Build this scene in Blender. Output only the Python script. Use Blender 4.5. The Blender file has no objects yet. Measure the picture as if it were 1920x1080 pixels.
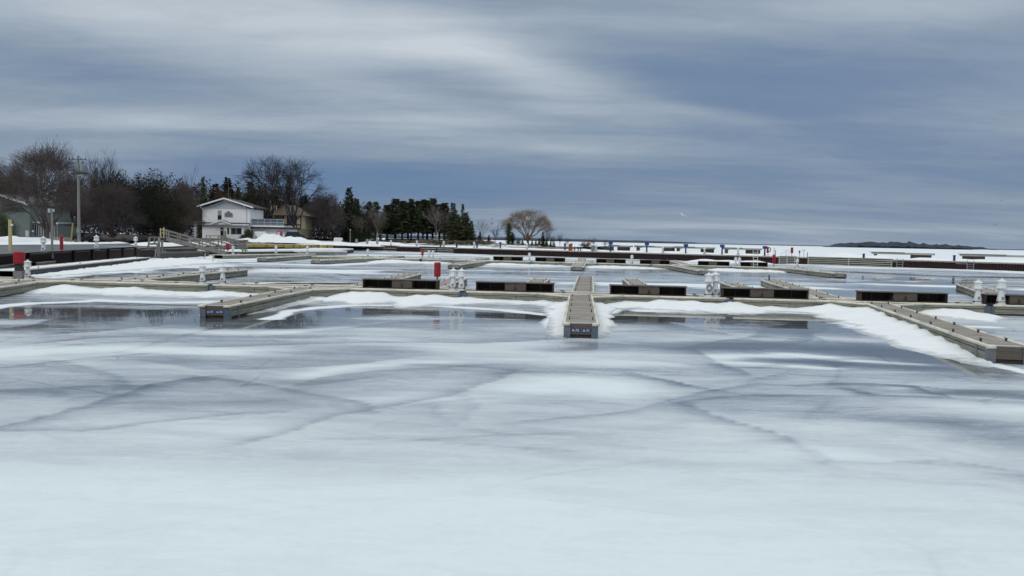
import bpy, math, random
import numpy as np
from mathutils import Vector, Matrix
C = bpy.context.scene.collection
PI = math.pi
# ------------------------------------------------------------------ camera
F = 1600.0                      # focal length in px of the 1920 wide photograph
CAMH = 3.6
PITCH = math.atan(90.0/F); ROLL = math.atan(0.0195)
fw = Vector((0, math.cos(PITCH), -math.sin(PITCH)))
u0 = Vector((0, math.sin(PITCH), math.cos(PITCH))); r0 = Vector((1, 0, 0))
RT = r0*math.cos(ROLL) + u0*math.sin(ROLL)
UP = u0*math.cos(ROLL) - r0*math.sin(ROLL)
cam = bpy.data.objects.new('camera', bpy.data.cameras.new('camera')); C.objects.link(cam)
M = Matrix((RT, UP, -fw)).transposed().to_4x4(); M.translation = Vector((0, 0, CAMH))
cam.matrix_world = M
cam.data.sensor_width = 36; cam.data.lens = F/1920*36
cam.data.clip_start = .2; cam.data.clip_end = 60000
bpy.context.scene.camera = cam

def ray(px, py): return fw*F + RT*(px-960) - UP*(py-540)
def P(px, py, z=0.0):            # where the sight line meets the level z
    d = ray(px, py); t = (z-CAMH)/d.z
    return Vector((d.x*t, d.y*t, z))
def PD(px, py, D):               # point of the sight line at world depth D
    d = ray(px, py); t = D/d.y
    return Vector((d.x*t, D, CAMH+d.z*t))
def HY(px): return 450+0.0195*(px-960)

# ------------------------------------------------------------------ object helpers
def tag(o, label=None, cat=None, group=None, kind=None):
    if label: o['label'] = label
    if cat: o['category'] = cat
    if group: o['group'] = group
    if kind: o['kind'] = kind
    return o
def thing(name, loc=(0, 0, 0), rz=0, label=None, cat=None, group=None, scale=None):
    o = bpy.data.objects.new(name, None); C.objects.link(o)
    o.empty_display_size = .3
    o.location = loc; o.rotation_euler = (0, 0, rz)
    if scale is not None: o.scale = scale if hasattr(scale, '__len__') else (scale,)*3
    return tag(o, label, cat, group)
def copy_tree(o, parent=None):
    c = o.copy(); C.objects.link(c); c.parent = parent
    for ch in list(o.children): copy_tree(ch, c)
    return c
class MB:
    def __init__(s): s.v = []; s.f = []; s.sm = False
    def box(s, x0, x1, y0, y1, z0, z1):
        b = len(s.v)
        s.v += [(x0,y0,z0),(x1,y0,z0),(x1,y1,z0),(x0,y1,z0),(x0,y0,z1),(x1,y0,z1),(x1,y1,z1),(x0,y1,z1)]
        s.f += [(b,b+3,b+2,b+1),(b+4,b+5,b+6,b+7),(b,b+1,b+5,b+4),(b+1,b+2,b+6,b+5),(b+2,b+3,b+7,b+6),(b+3,b,b+4,b+7)]
        return s
    def bar(s, p, q, w, h):      # box section bar from p to q
        p = Vector(p); q = Vector(q); d = (q-p).normalized()
        a = Vector((0, 0, 1)) if abs(d.z) < .95 else Vector((0, 1, 0))
        x = d.cross(a).normalized()*w/2; y = x.cross(d).normalized()*h/2
        b = len(s.v)
        for c in (p, q):
            for sx, sy in ((-1,-1),(1,-1),(1,1),(-1,1)): s.v.append(tuple(c+x*sx+y*sy))
        s.f += [(b,b+1,b+2,b+3),(b+7,b+6,b+5,b+4)]+[(b+i, b+4+i, b+4+(i+1)%4, b+(i+1)%4) for i in range(4)]
        return s
    def tube(s, p, q, r0, r1, n=6, caps=True):
        p = Vector(p); q = Vector(q); d = (q-p)
        if d.length < 1e-6: return s
        d.normalize(); a = Vector((0, 0, 1)) if abs(d.z) < .9 else Vector((0, 1, 0))
        x = d.cross(a).normalized(); y = x.cross(d)
        b = len(s.v)
        for c, r in ((p, r0), (q, r1)):
            for i in range(n):
                t = 2*PI*i/n; s.v.append(tuple(c+x*(r*math.cos(t))+y*(r*math.sin(t))))
        s.f += [(b+i, b+n+i, b+n+(i+1) % n, b+(i+1) % n) for i in range(n)]
        if caps: s.f += [tuple(range(b, b+n)), tuple(range(b+2*n-1, b+n-1, -1))]
        return s
    def prism(s, poly, z0, z1):
        n = len(poly); b = len(s.v)
        s.v += [(x, y, z0) for x, y in poly]+[(x, y, z1) for x, y in poly]
        s.f += [tuple(range(b+n-1, b-1, -1)), tuple(range(b+n, b+2*n))]
        s.f += [(b+i, b+(i+1) % n, b+n+(i+1) % n, b+n+i) for i in range(n)]
        return s
    def vprism(s, poly, y0, y1):  # polygon in the x-z plane, thickness along y
        n = len(poly); b = len(s.v)
        s.v += [(x, y0, z) for x, z in poly]+[(x, y1, z) for x, z in poly]
        s.f += [tuple(range(b, b+n)), tuple(range(b+2*n-1, b+n-1, -1))]
        s.f += [(b+i, b+n+i, b+n+(i+1) % n, b+(i+1) % n) for i in range(n)]
        return s
    def lathe(s, prof, n=8, c=(0, 0, 0), off=0):
        b = len(s.v); m = len(prof)
        for r, z in prof:
            for i in range(n):
                t = 2*PI*(i+off)/n; s.v.append((c[0]+r*math.cos(t), c[1]+r*math.sin(t), c[2]+z))
        for k in range(m-1):
            for i in range(n):
                s.f.append((b+k*n+i, b+k*n+(i+1) % n, b+(k+1)*n+(i+1) % n, b+(k+1)*n+i))
        s.f += [tuple(range(b+n-1, b-1, -1)), tuple(range(b+(m-1)*n, b+m*n))]
        return s
    def quad(s, a, b_, c, d):
        b = len(s.v); s.v += [tuple(a), tuple(b_), tuple(c), tuple(d)]; s.f.append((b, b+1, b+2, b+3)); return s
    def build(s, name, mat, parent=None, smooth=False, loc=None, rz=0):
        me = bpy.data.meshes.new(name); me.from_pydata(s.v, [], s.f); me.update()
        if mat: me.materials.append(mat)
        if smooth: me.polygons.foreach_set('use_smooth', [True]*len(me.polygons))
        o = bpy.data.objects.new(name, me); C.objects.link(o)
        if parent: o.parent = parent
        if loc is not None: o.location = loc
        if rz: o.rotation_euler.z = rz
        return o
def inst(o, parent, loc=(0, 0, 0), rz=0, name=None):
    c = bpy.data.objects.new(name or o.name.split('.')[0], o.data); C.objects.link(c)
    c.parent = parent; c.location = loc; c.rotation_euler = (0, 0, rz); return c

# ------------------------------------------------------------------ materials
class NT:
    def __init__(s, tree): s.t = tree; s.n = tree.nodes; s.l = tree.links
    def __call__(s, typ, ins=None, **kw):
        n = s.n.new(typ)
        for k, v in kw.items(): setattr(n, k, v)
        for k, v in (ins or {}).items():
            sk = n.inputs[k]
            if hasattr(v, 'is_linked') or isinstance(v, bpy.types.NodeSocket): s.l.new(v, sk)
            else: sk.default_value = v
        return n
    def m(s, op, a, b=0.0, c=None, clamp=False):
        ins = {0: a, 1: b}
        if c is not None: ins[2] = c
        return s('ShaderNodeMath', ins, operation=op, use_clamp=clamp).outputs[0]
    def ramp(s, fac, stops, interp='LINEAR'):
        n = s('ShaderNodeValToRGB', {0: fac}); cr = n.color_ramp; cr.interpolation = interp
        while len(cr.elements) < len(stops): cr.elements.new(.5)
        for e, (p, c) in zip(cr.elements, stops):
            e.position = p; e.color = (c, c, c, 1) if not hasattr(c, '__len__') else (*c, 1)
        return n.outputs[0]
    def noise(s, vec, scale, detail=4, rough=.55, dist=0):
        return s('ShaderNodeTexNoise', {'Vector': vec, 'Scale': scale, 'Detail': detail, 'Roughness': rough, 'Distortion': dist}).outputs[0]
    def mapv(s, vec, scale=(1, 1, 1), rot=(0, 0, 0), loc=(0, 0, 0)):
        return s('ShaderNodeMapping', {'Vector': vec, 'Scale': scale, 'Rotation': rot, 'Location': loc}).outputs[0]
    def mix(s, f, a, b, blend='MIX'):
        n = s('ShaderNodeMix', data_type='RGBA', blend_type=blend)
        for i, v in ((0, f), (6, a), (7, b)):
            if isinstance(v, bpy.types.NodeSocket): s.l.new(v, n.inputs[i])
            else: n.inputs[i].default_value = v if not hasattr(v, '__len__') or len(v) == 4 else (*v, 1)
        return n.outputs[2]
def newmat(name):
    m = bpy.data.materials.new(name); m.use_nodes = True; t = NT(m.node_tree)
    return m, t, m.node_tree.nodes['Principled BSDF']
def put(t, sk, v):
    if isinstance(v, bpy.types.NodeSocket): t.l.new(v, sk)
    else: sk.default_value = v
def simple(name, col, rough=.7, var=.25, scale=3.0, stretch=(1, 1, 1), metal=0, dirt=None, dscale=1.0, bump=0, world=False, dth=(.5,.7)):
    m, t, b = newmat(name)
    tc = t('ShaderNodeTexCoord').outputs['Object']
    if world: tc = t('ShaderNodeNewGeometry').outputs['Position']
    v = t.mapv(tc, stretch)
    n = t.noise(v, scale, 5, .6)
    f = t.m('MULTIPLY_ADD', n, 2*var, 1-var)
    c = t.mix(1.0, (*col, 1), t('ShaderNodeCombineColor', {0: f, 1: f, 2: f}).outputs[0], 'MULTIPLY')
    if dirt:
        n2 = t.noise(t.mapv(tc, stretch), dscale, 5, .65)
        c = t.mix(t.ramp(n2, [(dth[0], 0.), (dth[1], 1.)]), c, (*dirt, 1))
    put(t, b.inputs['Base Color'], c); b.inputs['Roughness'].default_value = rough; b.inputs['Metallic'].default_value = metal
    if bump:
        bn = t('ShaderNodeBump', {'Strength': bump, 'Distance': .02, 'Height': t.noise(v, scale*4, 4, .6)})
        t.l.new(bn.outputs[0], b.inputs['Normal'])
    return m
def planks(name, col, width, axis=0, gap=.06, rough=.85, dirt=None, grain=(1, 14, 14)):
    """weathered boards lying across the given local axis"""
    m, t, b = newmat(name)
    tc = t('ShaderNodeTexCoord').outputs['Object']
    sep = t('ShaderNodeSeparateXYZ', {0: tc})
    a = t.m('DIVIDE', sep.outputs[axis], width)
    fr = t.m('FRACT', a); idn = t.m('FLOOR', a)
    wn = t('ShaderNodeTexWhiteNoise', {'W': idn}, noise_dimensions='1D').outputs[0]
    g = t.noise(t.mapv(tc, grain), 2.5, 6, .65)
    pn = t.noise(tc, .7, 4, .6)
    f = t.m('ADD', t.m('ADD', t.m('MULTIPLY', wn, .28), t.m('MULTIPLY', g, .45)), t.m('MULTIPLY_ADD', pn, .5, .30))
    line = t.m('GREATER_THAN', fr, gap)
    f = t.m('MULTIPLY', f, t.m('MULTIPLY_ADD', line, .75, .25))
    c = t.mix(1.0, (*col, 1), t('ShaderNodeCombineColor', {0: f, 1: f, 2: f}).outputs[0], 'MULTIPLY')
    if dirt:
        n2 = t.noise(tc, .9, 5, .65); c = t.mix(t.ramp(n2, [(.52, 0.), (.72, .8)]), c, (*dirt, 1))
    put(t, b.inputs['Base Color'], c); b.inputs['Roughness'].default_value = rough
    bn = t('ShaderNodeBump', {'Strength': .5, 'Distance': .01, 'Height': t.m('ADD', line, g)})
    t.l.new(bn.outputs[0], b.inputs['Normal'])
    return m

MT = {}
MT['deck'] = planks('deck_wood', (.33, .305, .275), .146, 0, .05, dirt=(.17, .155, .135), grain=(14, 1, 14))
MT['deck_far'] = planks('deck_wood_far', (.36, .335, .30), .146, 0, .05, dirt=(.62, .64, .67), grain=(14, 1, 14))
MT['fascia'] = simple('fascia_wood', (.235, .232, .19), .85, .6, 3.0, (.4, 1, 5), dirt=(.085, .088, .055), dscale=1.9, bump=.4, dth=(.48, .72))
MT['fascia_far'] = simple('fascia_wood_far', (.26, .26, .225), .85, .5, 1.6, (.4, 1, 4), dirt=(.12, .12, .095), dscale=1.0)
MT['rail'] = simple('rub_rail_vinyl', (.66, .63, .53), .55, .25, 2.5, (1, 4, 4), dirt=(.30, .28, .2), dscale=1.6, dth=(.55, .78))
MT['steel'] = simple('blue_grey_steel', (.085, .115, .15), .5, .25, 3, dirt=(.16, .15, .14), dscale=2)
MT['dark'] = simple('dark_timber', (.045, .033, .026), .9, .4, 3, (1, 3, 3))
MT['darkiron'] = simple('dark_iron', (.03, .03, .034), .5, .2, 5)
MT['box_wood'] = simple('box_timber', (.115, .098, .082), .9, .5, 1.6, (.7, 2, 4), dirt=(.06, .045, .035), dscale=1.6, bump=.4, dth=(.45, .7))
MT['white'] = simple('white_paint', (.66, .68, .69), .45, .06, 4, dirt=(.5, .5, .46), dscale=3.5, dth=(.6, .8))
MT['whitewall'] = simple('white_wall', (.84, .85, .86), .6, .05, .5)
MT['trim'] = simple('white_trim', (.8, .8, .8), .5, .04, 2)
MT['red'] = simple('red_paint', (.30, .006, .012), .4, .15, 4)
MT['blue'] = simple('blue_paint', (.012, .05, .22), .4, .12, 4)
MT['navy'] = simple('navy_plastic', (.012, .025, .07), .45, .12, 4)
MT['yellow'] = simple('yellow_paint', (.48, .32, .05), .6, .2, 1.2, dirt=(.28, .2, .07), dscale=.7)
MT['yellowwood'] = simple('yellow_wood', (.50, .43, .20), .8, .2, 2, (3, 3, .5))
MT['grey_wood'] = simple('grey_timber', (.26, .25, .23), .9, .35, 2, (2, 2, 1), dirt=(.12, .11, .10), dscale=1.4)
MT['dkgrey_wood'] = simple('dark_grey_timber', (.13, .125, .12), .9, .35, 2, dirt=(.06, .055, .05), dscale=1.4)
MT['pale_wood'] = simple('pale_timber', (.34, .335, .30), .9, .25, 1, (.3, 1, 3), dirt=(.2, .2, .17), dscale=.8)
MT['rust'] = simple('rusty_sheet_piling', (.030, .010, .010), .8, .4, .6, (1, 1, .6), dirt=(.02, .012, .014), dscale=.25, bump=.3)
MT['rust2'] = simple('brown_wale', (.05, .027, .023), .85, .35, .5, (1, 1, .6), dirt=(.03, .02, .018), dscale=.3)
MT['concrete'] = simple('concrete', (.30, .28, .255), .85, .2, .6, dirt=(.16, .15, .14), dscale=.3)
MT['grey'] = simple('grey_metal', (.22, .225, .23), .5, .12, 3)
MT['ltgrey'] = simple('light_grey_metal', (.45, .46, .47), .45, .12, 3)
MT['alu'] = simple('aluminium', (.6, .6, .6), .35, .1, 4, metal=.4)
MT['pole'] = simple('pole_wood', (.20, .20, .19), .9, .25, 3, (3, 3, .3))
MT['pane'] = simple('window_glass', (.015, .018, .022), .08, .1, 1)
MT['pane2'] = simple('balcony_glass', (.10, .14, .22), .1, .1, 1)
MT['roof'] = simple('grey_shingles', (.06, .06, .068), .9, .3, 2, (1, 1, 5))
MT['roofbrown'] = simple('brown_shingles', (.115, .085, .062), .9, .3, 1.2, (1, 1, 5))
MT['cream'] = simple('cream_stucco', (.50, .43, .28), .9, .1, 1)
MT['tan'] = simple('tan_wall', (.27, .225, .155), .9, .15, 1)
MT['tudor'] = simple('dark_tudor_timber', (.028, .02, .016), .8, .2, 2)
MT['teal'] = simple('green_siding', (.12, .15, .14), .8, .1, 1)
MT['pink'] = simple('pink_machine', (.45, .03, .12), .4, .2, 3)
MT['carpaint'] = simple('dark_car_paint', (.012, .02, .022), .2, .1, 1)
MT['rubber'] = simple('rubber', (.012, .012, .012), .8, .1, 3)
MT['orange'] = simple('orange_plastic', (.33, .07, .04), .5, .15, 3)
MT['bark'] = simple('bark', (.10, .085, .075), .95, .35, 2.5, (3, 3, .6), world=True)
MT['darkbark'] = simple('dark_bark', (.045, .038, .036), .95, .35, 2.5, (3, 3, .6), world=True)
MT['birch'] = simple('birch_bark', (.50, .49, .47), .8, .2, 2.5, (1, 1, 3), dirt=(.12, .11, .1), dscale=2.0, world=True)
def twigmat(name, col, col2):
    m, t, b = newmat(name)
    r = t('ShaderNodeObjectInfo').outputs['Random']
    p = t('ShaderNodeNewGeometry').outputs['Position']
    n = t.noise(p, .35, 4, .6)
    c = t.mix(t.ramp(n, [(.35, 0.), (.65, 1.)]), (*col, 1), (*col2, 1))
    f = t.m('MULTIPLY_ADD', r, .4, .8)
    c = t.mix(1.0, c, t('ShaderNodeCombineColor', {0: f, 1: f, 2: f}).outputs[0], 'MULTIPLY')
    put(t, b.inputs['Base Color'], c); b.inputs['Roughness'].default_value = .9
    b.inputs['Specular IOR Level'].default_value = .15
    return m
MT['twig'] = twigmat('grey_brown_twigs', (.078, .064, .060), (.115, .095, .088))
MT['twigdark'] = twigmat('dark_twigs', (.028, .026, .030), (.042, .038, .040))
MT['twigrust'] = twigmat('rust_brown_twigs', (.048, .032, .025), (.078, .050, .038))
MT['twigred'] = twigmat('reddish_twigs', (.13, .055, .045), (.16, .08, .07))
MT['willowtwig'] = twigmat('yellow_grey_willow_twigs', (.22, .175, .125), (.15, .12, .085))
MT['pinkbirch'] = twigmat('pale_pink_twigs', (.19, .16, .155), (.14, .11, .11))
MT['needle'] = twigmat('dark_green_needles', (.028, .042, .015), (.085, .098, .034))
MT['cedar'] = twigmat('dark_cedar_foliage', (.011, .014, .008), (.024, .025, .012))
MT['needle2'] = twigmat('olive_needles', (.04, .048, .018), (.10, .10, .035))
MT['brownneedle'] = twigmat('brown_green_cedar', (.026, .022, .011), (.045, .032, .016))
MT['farwood'] = twigmat('far_wood_foliage', (.028, .020, .015), (.056, .038, .028))

def snowmat():
    m, t, b = newmat('snow')
    p = t('ShaderNodeNewGeometry').outputs['Position']
    n = t.noise(p, .8, 5, .6)
    c = t.mix(n, (.70, .745, .78, 1), (.87, .89, .90, 1))
    z = t('ShaderNodeSeparateXYZ', {0: p}).outputs[2]
    zz = t.m('ADD', z, t.m('MULTIPLY_ADD', t.noise(t.mapv(p, (.8, 1, 3)), 1.4, 6, .65), .16, -.08))
    c = t.mix(t.ramp(zz, [(0., 1.), (.06, 0.)]), c, (.40, .435, .465, 1))      # wet slush close to the ice
    put(t, b.inputs['Base Color'], c); b.inputs['Roughness'].default_value = .85
    b.inputs['Specular IOR Level'].default_value = .2
    bn = t('ShaderNodeBump', {'Strength': .6, 'Distance': .06, 'Height': t.noise(p, 3.5, 7, .7)})
    t.l.new(bn.outputs[0], b.inputs['Normal'])
    return m
MT['snow'] = snowmat()
# ------------------------------------------------------------------ sky and light
scn = bpy.context.scene
w = bpy.data.worlds.new("World"); scn.world = w; w.use_nodes = True
wt = NT(w.node_tree); bg = w.node_tree.nodes['Background']
SUN_EL, SUN_AZ = math.radians(38), math.radians(215)
sky = wt('ShaderNodeTexSky', sky_type='NISHITA', sun_disc=False, sun_elevation=SUN_EL, sun_rotation=SUN_AZ)
tc = wt('ShaderNodeTexCoord').outputs['Generated']
dirn = wt('ShaderNodeVectorMath', {0: tc}, operation='NORMALIZE').outputs[0]
sp = wt('ShaderNodeSeparateXYZ', {0: dirn})
X, Y, Z = sp.outputs
az = wt.m('MULTIPLY', wt.m('ARCTAN2', X, Y), 180/PI)
el = wt.m('MULTIPLY', wt.m('ARCSINE', Z), 180/PI)
# cloud deck seen in perspective: project the direction on a level sheet
inv = wt.m('DIVIDE', 1.0, wt.m('ADD', wt.m('MAXIMUM', Z, 0.0), .10))
cv = wt('ShaderNodeCombineXYZ', {0: wt.m('MULTIPLY', X, inv), 1: wt.m('MULTIPLY', Y, inv), 2: 0.0}).outputs[0]
n1 = wt.noise(wt.mapv(cv, (.35, 1.0, 1), (0, 0, math.radians(-14))), .9, 4, .45, .6)
n2 = wt.noise(wt.mapv(cv, (.45, 1.3, 1), (0, 0, math.radians(-16)), (3, 7, 0)), 1.5, 4, .48, .7)
n4 = wt.noise(wt.mapv(cv, (.8, 1.6, 1), (0, 0, math.radians(-25)), (1, 4, 0)), 5.0, 7, .6, .9)
n3 = wt.noise(wt.mapv(cv, (1, 1, 1), (0, 0, 0), (9, 2, 0)), .5, 4, .5, .3)
# wobble of the angular blobs
azw = wt.m('ADD', az, wt.m('MULTIPLY_ADD', n3, 7.0, -3.5))
elw = wt.m('ADD', el, wt.m('MULTIPLY_ADD', n1, 3.0, -1.5))
def AE(px, py):
    d = ray(px, py).normalized(); return math.degrees(math.atan2(d.x, d.y)), math.degrees(math.asin(d.z))
acc = None
def blob(px, py, wx, wy, amp, rot=0.0):
    """soft patch of cloud: centre, half widths in degrees, brightness, tilt"""
    global acc
    a0, e0 = AE(px, py)
    da = wt.m('SUBTRACT', azw, a0); de = wt.m('SUBTRACT', elw, e0)
    c, s = math.cos(math.radians(rot)), math.sin(math.radians(rot))
    u = wt.m('DIVIDE', wt.m('ADD', wt.m('MULTIPLY', da, c), wt.m('MULTIPLY', de, s)), wx)
    v = wt.m('DIVIDE', wt.m('SUBTRACT', wt.m('MULTIPLY', de, c), wt.m('MULTIPLY', da, s)), wy)
    g = wt.m('POWER', 2.718, wt.m('MULTIPLY', wt.m('ADD', wt.m('MULTIPLY', u, u), wt.m('MULTIPLY', v, v)), -1.0))
    g = wt.m('MULTIPLY', g, amp)
    acc = g if acc is None else wt.m('ADD', acc, g)
blob(250, 10, 16, 2.6, .36, -3)       # pale top left
blob(640, 40, 13, 2.2, .20, -10)       # bright diagonal band
blob(980, 130, 8, 1.5, .30, -16)
blob(640, 180, 8, 1.0, .20, -4)
blob(850, 240, 6, .8, .22, 0)
blob(330, 240, 10, .9, .20, 2)
blob(1060, 280, 5, .5, .18, 0)
blob(1300, 200, 5, .6, .16, -12)
blob(150, 120, 9, 1.3, -.20, -3)      # blue grey band left
blob(300, 300, 18, 1.4, -.05, 0)
blob(700, 350, 15, 1.5, -.52, 0)      # dark blue low left
blob(1500, 200, 10, 2.6, -.34, -7)    # dark patch right
blob(1750, 130, 9, 1.7, -.16, -4)
blob(1250, 130, 6, 1.0, -.12, -10)
blob(1850, 330, 12, 2.0, -.20, 0)
blob(1250, 335, 12, 1.4, -.12, 0)
blob(1500, 20, 14, 1.8, .10, 2)
blob(1800, 5, 10, 1.3, .12, 0)
blob(1350, 422, 14, .35, .13, 0)      # thin light strip above the horizon
blob(1500, 395, 14, .5, -.10, 0)
br = wt.m('ADD', acc, .52)
br = wt.m('ADD', br, wt.m('MULTIPLY_ADD', n1, .44, -.22))
br = wt.m('ADD', br, wt.m('MULTIPLY_ADD', n2, .46, -.23))
br = wt.m('ADD', br, wt.m('MULTIPLY_ADD', n4, .20, -.10))
hi = wt.ramp(wt.m('DIVIDE', el, 90.0), [(0.17, 0.), (.45, 1.)])
br = wt.m('ADD', br, wt.m('MULTIPLY', hi, .30))
cl = wt.ramp(br, [(0., (.125, .212, .365)), (.28, (.172, .245, .368)), (.52, (.268, .338, .430)), (.80, (.43, .492, .565)), (1., (.58, .63, .685))])
up = wt.m('MULTIPLY_ADD', hi, .70, 1.0)
cl = wt.mix(wt.m('MULTIPLY', hi, .75), cl, (.60, .615, .60, 1))
cl = wt.mix(1.0, cl, wt('ShaderNodeCombineColor', {0: up, 1: up, 2: up}).outputs[0], 'MULTIPLY')
k = wt('ShaderNodeVectorMath', {0: cl, 3: 10.0}, operation='SCALE').outputs[0]
col = wt.mix(.96, sky.outputs[0], k)
wt.l.new(col, bg.inputs[0]); bg.inputs[1].default_value = .1
sun = bpy.data.objects.new('sun', bpy.data.lights.new('sun', 'SUN')); C.objects.link(sun)
sun.data.energy = 0.8; sun.data.angle = math.radians(25); sun.data.color = (1, .96, .9)
sd = Vector((math.sin(SUN_AZ)*math.cos(SUN_EL), math.cos(SUN_AZ)*math.cos(SUN_EL), math.sin(SUN_EL)))
sun.rotation_euler = sd.to_track_quat('Z', 'Y').to_euler()
scn.view_settings.view_transform = 'Standard'; scn.view_settings.look = 'None'
scn.view_settings.exposure = 0; scn.view_settings.gamma = 1
scn.render.engine = 'CYCLES'
scn.cycles.max_bounces = 6; scn.cycles.volume_bounces = 0

# ------------------------------------------------------------------ numpy noise
def vnoise(x, y, seed):
    xi = np.floor(x).astype(np.int64); yi = np.floor(y).astype(np.int64)
    fx = x-xi; fy = y-yi; fx = fx*fx*(3-2*fx); fy = fy*fy*(3-2*fy)
    def h(a, b):
        n = (a*374761393+b*668265263+seed*2147483) & 0xffffffff
        n = ((n ^ (n >> 13))*1274126177) & 0xffffffff
        return ((n ^ (n >> 16)) & 0xffff)/65535.0
    return (h(xi, yi)*(1-fx)+h(xi+1, yi)*fx)*(1-fy)+(h(xi, yi+1)*(1-fx)+h(xi+1, yi+1)*fx)*fy
def fbm(x, y, seed, oct=4):
    a = 0; amp = .5; tot = 0
    for i in range(oct):
        a = a+amp*vnoise(x*2**i, y*2**i, seed+i*17); tot += amp; amp *= .5
    return a/tot

# wall line of the breakwater pier
WA = P(640, 458.6, 1.45); WB = P(1920, 493.2, 1.45)
wd = (WB-WA).normalized(); wn_ = Vector((-wd.y, wd.x, 0)); WBX = WB+wd*25
# ------------------------------------------------------------------ ice sheet
def axis(lo, hi, fine, grow, far):
    a = list(np.arange(lo, hi, fine)); s = fine
    while a[-1] < far: s *= grow; a.append(a[-1]+s)
    return a
xs = axis(-40, 44, .17, 1.12, 30000); left = axis(40, 41, .17, 1.12, 30000)[1:]
xs = np.array([-v for v in left[::-1] if v > 40.1]+xs)
ys = [4.0]
while ys[-1] < 62: ys.append(ys[-1]+max(.12, .0052*ys[-1]))
while ys[-1] < 260: ys.append(ys[-1]+.0075*ys[-1])
while ys[-1] < 30000: ys.append(ys[-1]*1.12)
ys = np.array([-3000, -300, -60, -15, -3, 1.5]+ys)
GX, GY = np.meshgrid(xs, ys)
nx, ny = len(xs), len(ys)
wx_ = GX+(fbm(GX*.22, GY*.22, 5, 3)-.5)*1.6*np.clip(GY/30, .3, 2.5); wy_ = GY+(fbm(GX*.2, GY*.25, 9, 2)-.5)*np.clip(GY*.045, .4, 4)+(fbm(GX*1.1, GY*.9, 19, 2)-.5)*.16
D_ = np.zeros_like(GX); S_ = np.zeros_like(GX)
near = np.clip((GY-9.5)/14, 0, 1); mid = np.clip((GY-28)/14, 0, 1)
st = fbm(GX*.10+3, GY*.42, 21, 5); st2 = fbm(GX*.05+9, GY*.12, 33, 4); st3 = fbm(GX*.35, GY*1.3, 41, 4)
D_ += .03+near*.20+mid*.13+(st-.5)*(.10+.42*near)+(st2-.5)*(.10+.40*near)+(st3-.5)*.14*near
def feat(pts, hw, amp, arr=None, warp=True, xw=.35):
    """soft band of darker, wetter (or whiter) ice through the given points"""
    global D_, S_
    A = GX if not warp else wx_; B = GY if not warp else wy_
    pw = [P(x, y) for x, y in pts]
    best = np.full_like(GX, 1e9)
    for p, q in zip(pw[:-1], pw[1:]):
        dx, dy = q.x-p.x, q.y-p.y; L2 = dx*dx+dy*dy+1e-9
        t = np.clip(((A-p.x)*dx+(B-p.y)*dy)/L2, 0, 1)
        cy = p.y+t*dy
        wm = hw*cy*cy/(CAMH*F)
        ex = (A-(p.x+t*dx)); ey = (B-cy)
        best = np.minimum(best, np.sqrt(ex*ex*xw+ey*ey)/wm)
    g = np.exp(-best**2*(.8+.0*best))
    if arr == 'S': S_ = np.maximum(S_, g*amp)
    else: D_ = D_+g*amp
def edge(pts, side, soft, amp, sharp=.7):
    """sheet boundary: sharp on one side, fading over `soft` px on the other (side +1 = fades towards the viewer)"""
    global D_
    pw = [P(x, y) for x, y in pts]
    best = np.full_like(GX, 1e9); sg = np.zeros_like(GX); ws = np.ones_like(GX)
    for p, q in zip(pw[:-1], pw[1:]):
        dx, dy = q.x-p.x, q.y-p.y; L2 = dx*dx+dy*dy+1e-9
        t = np.clip(((wx_-p.x)*dx+(wy_-p.y)*dy)/L2, 0, 1)
        ex = wx_-(p.x+t*dx); ey = wy_-(p.y+t*dy); dd = np.sqrt(ex*ex+ey*ey)
        cr = (dx*(wy_-p.y)-dy*(wx_-p.x)); m = dd < best
        best = np.where(m, dd, best); sg = np.where(m, np.sign(cr), sg); ws = np.where(m, (p.y+t*dy)**2/(CAMH*F), ws)
    far = sg*side < 0          # cr < 0 lies right of the direction = nearer to the viewer for left-to-right lines
    D_ = D_+amp*np.where(far, np.exp(-(best/(ws*soft))**1.3), np.exp(-(best/(ws*sharp))**2))
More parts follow.
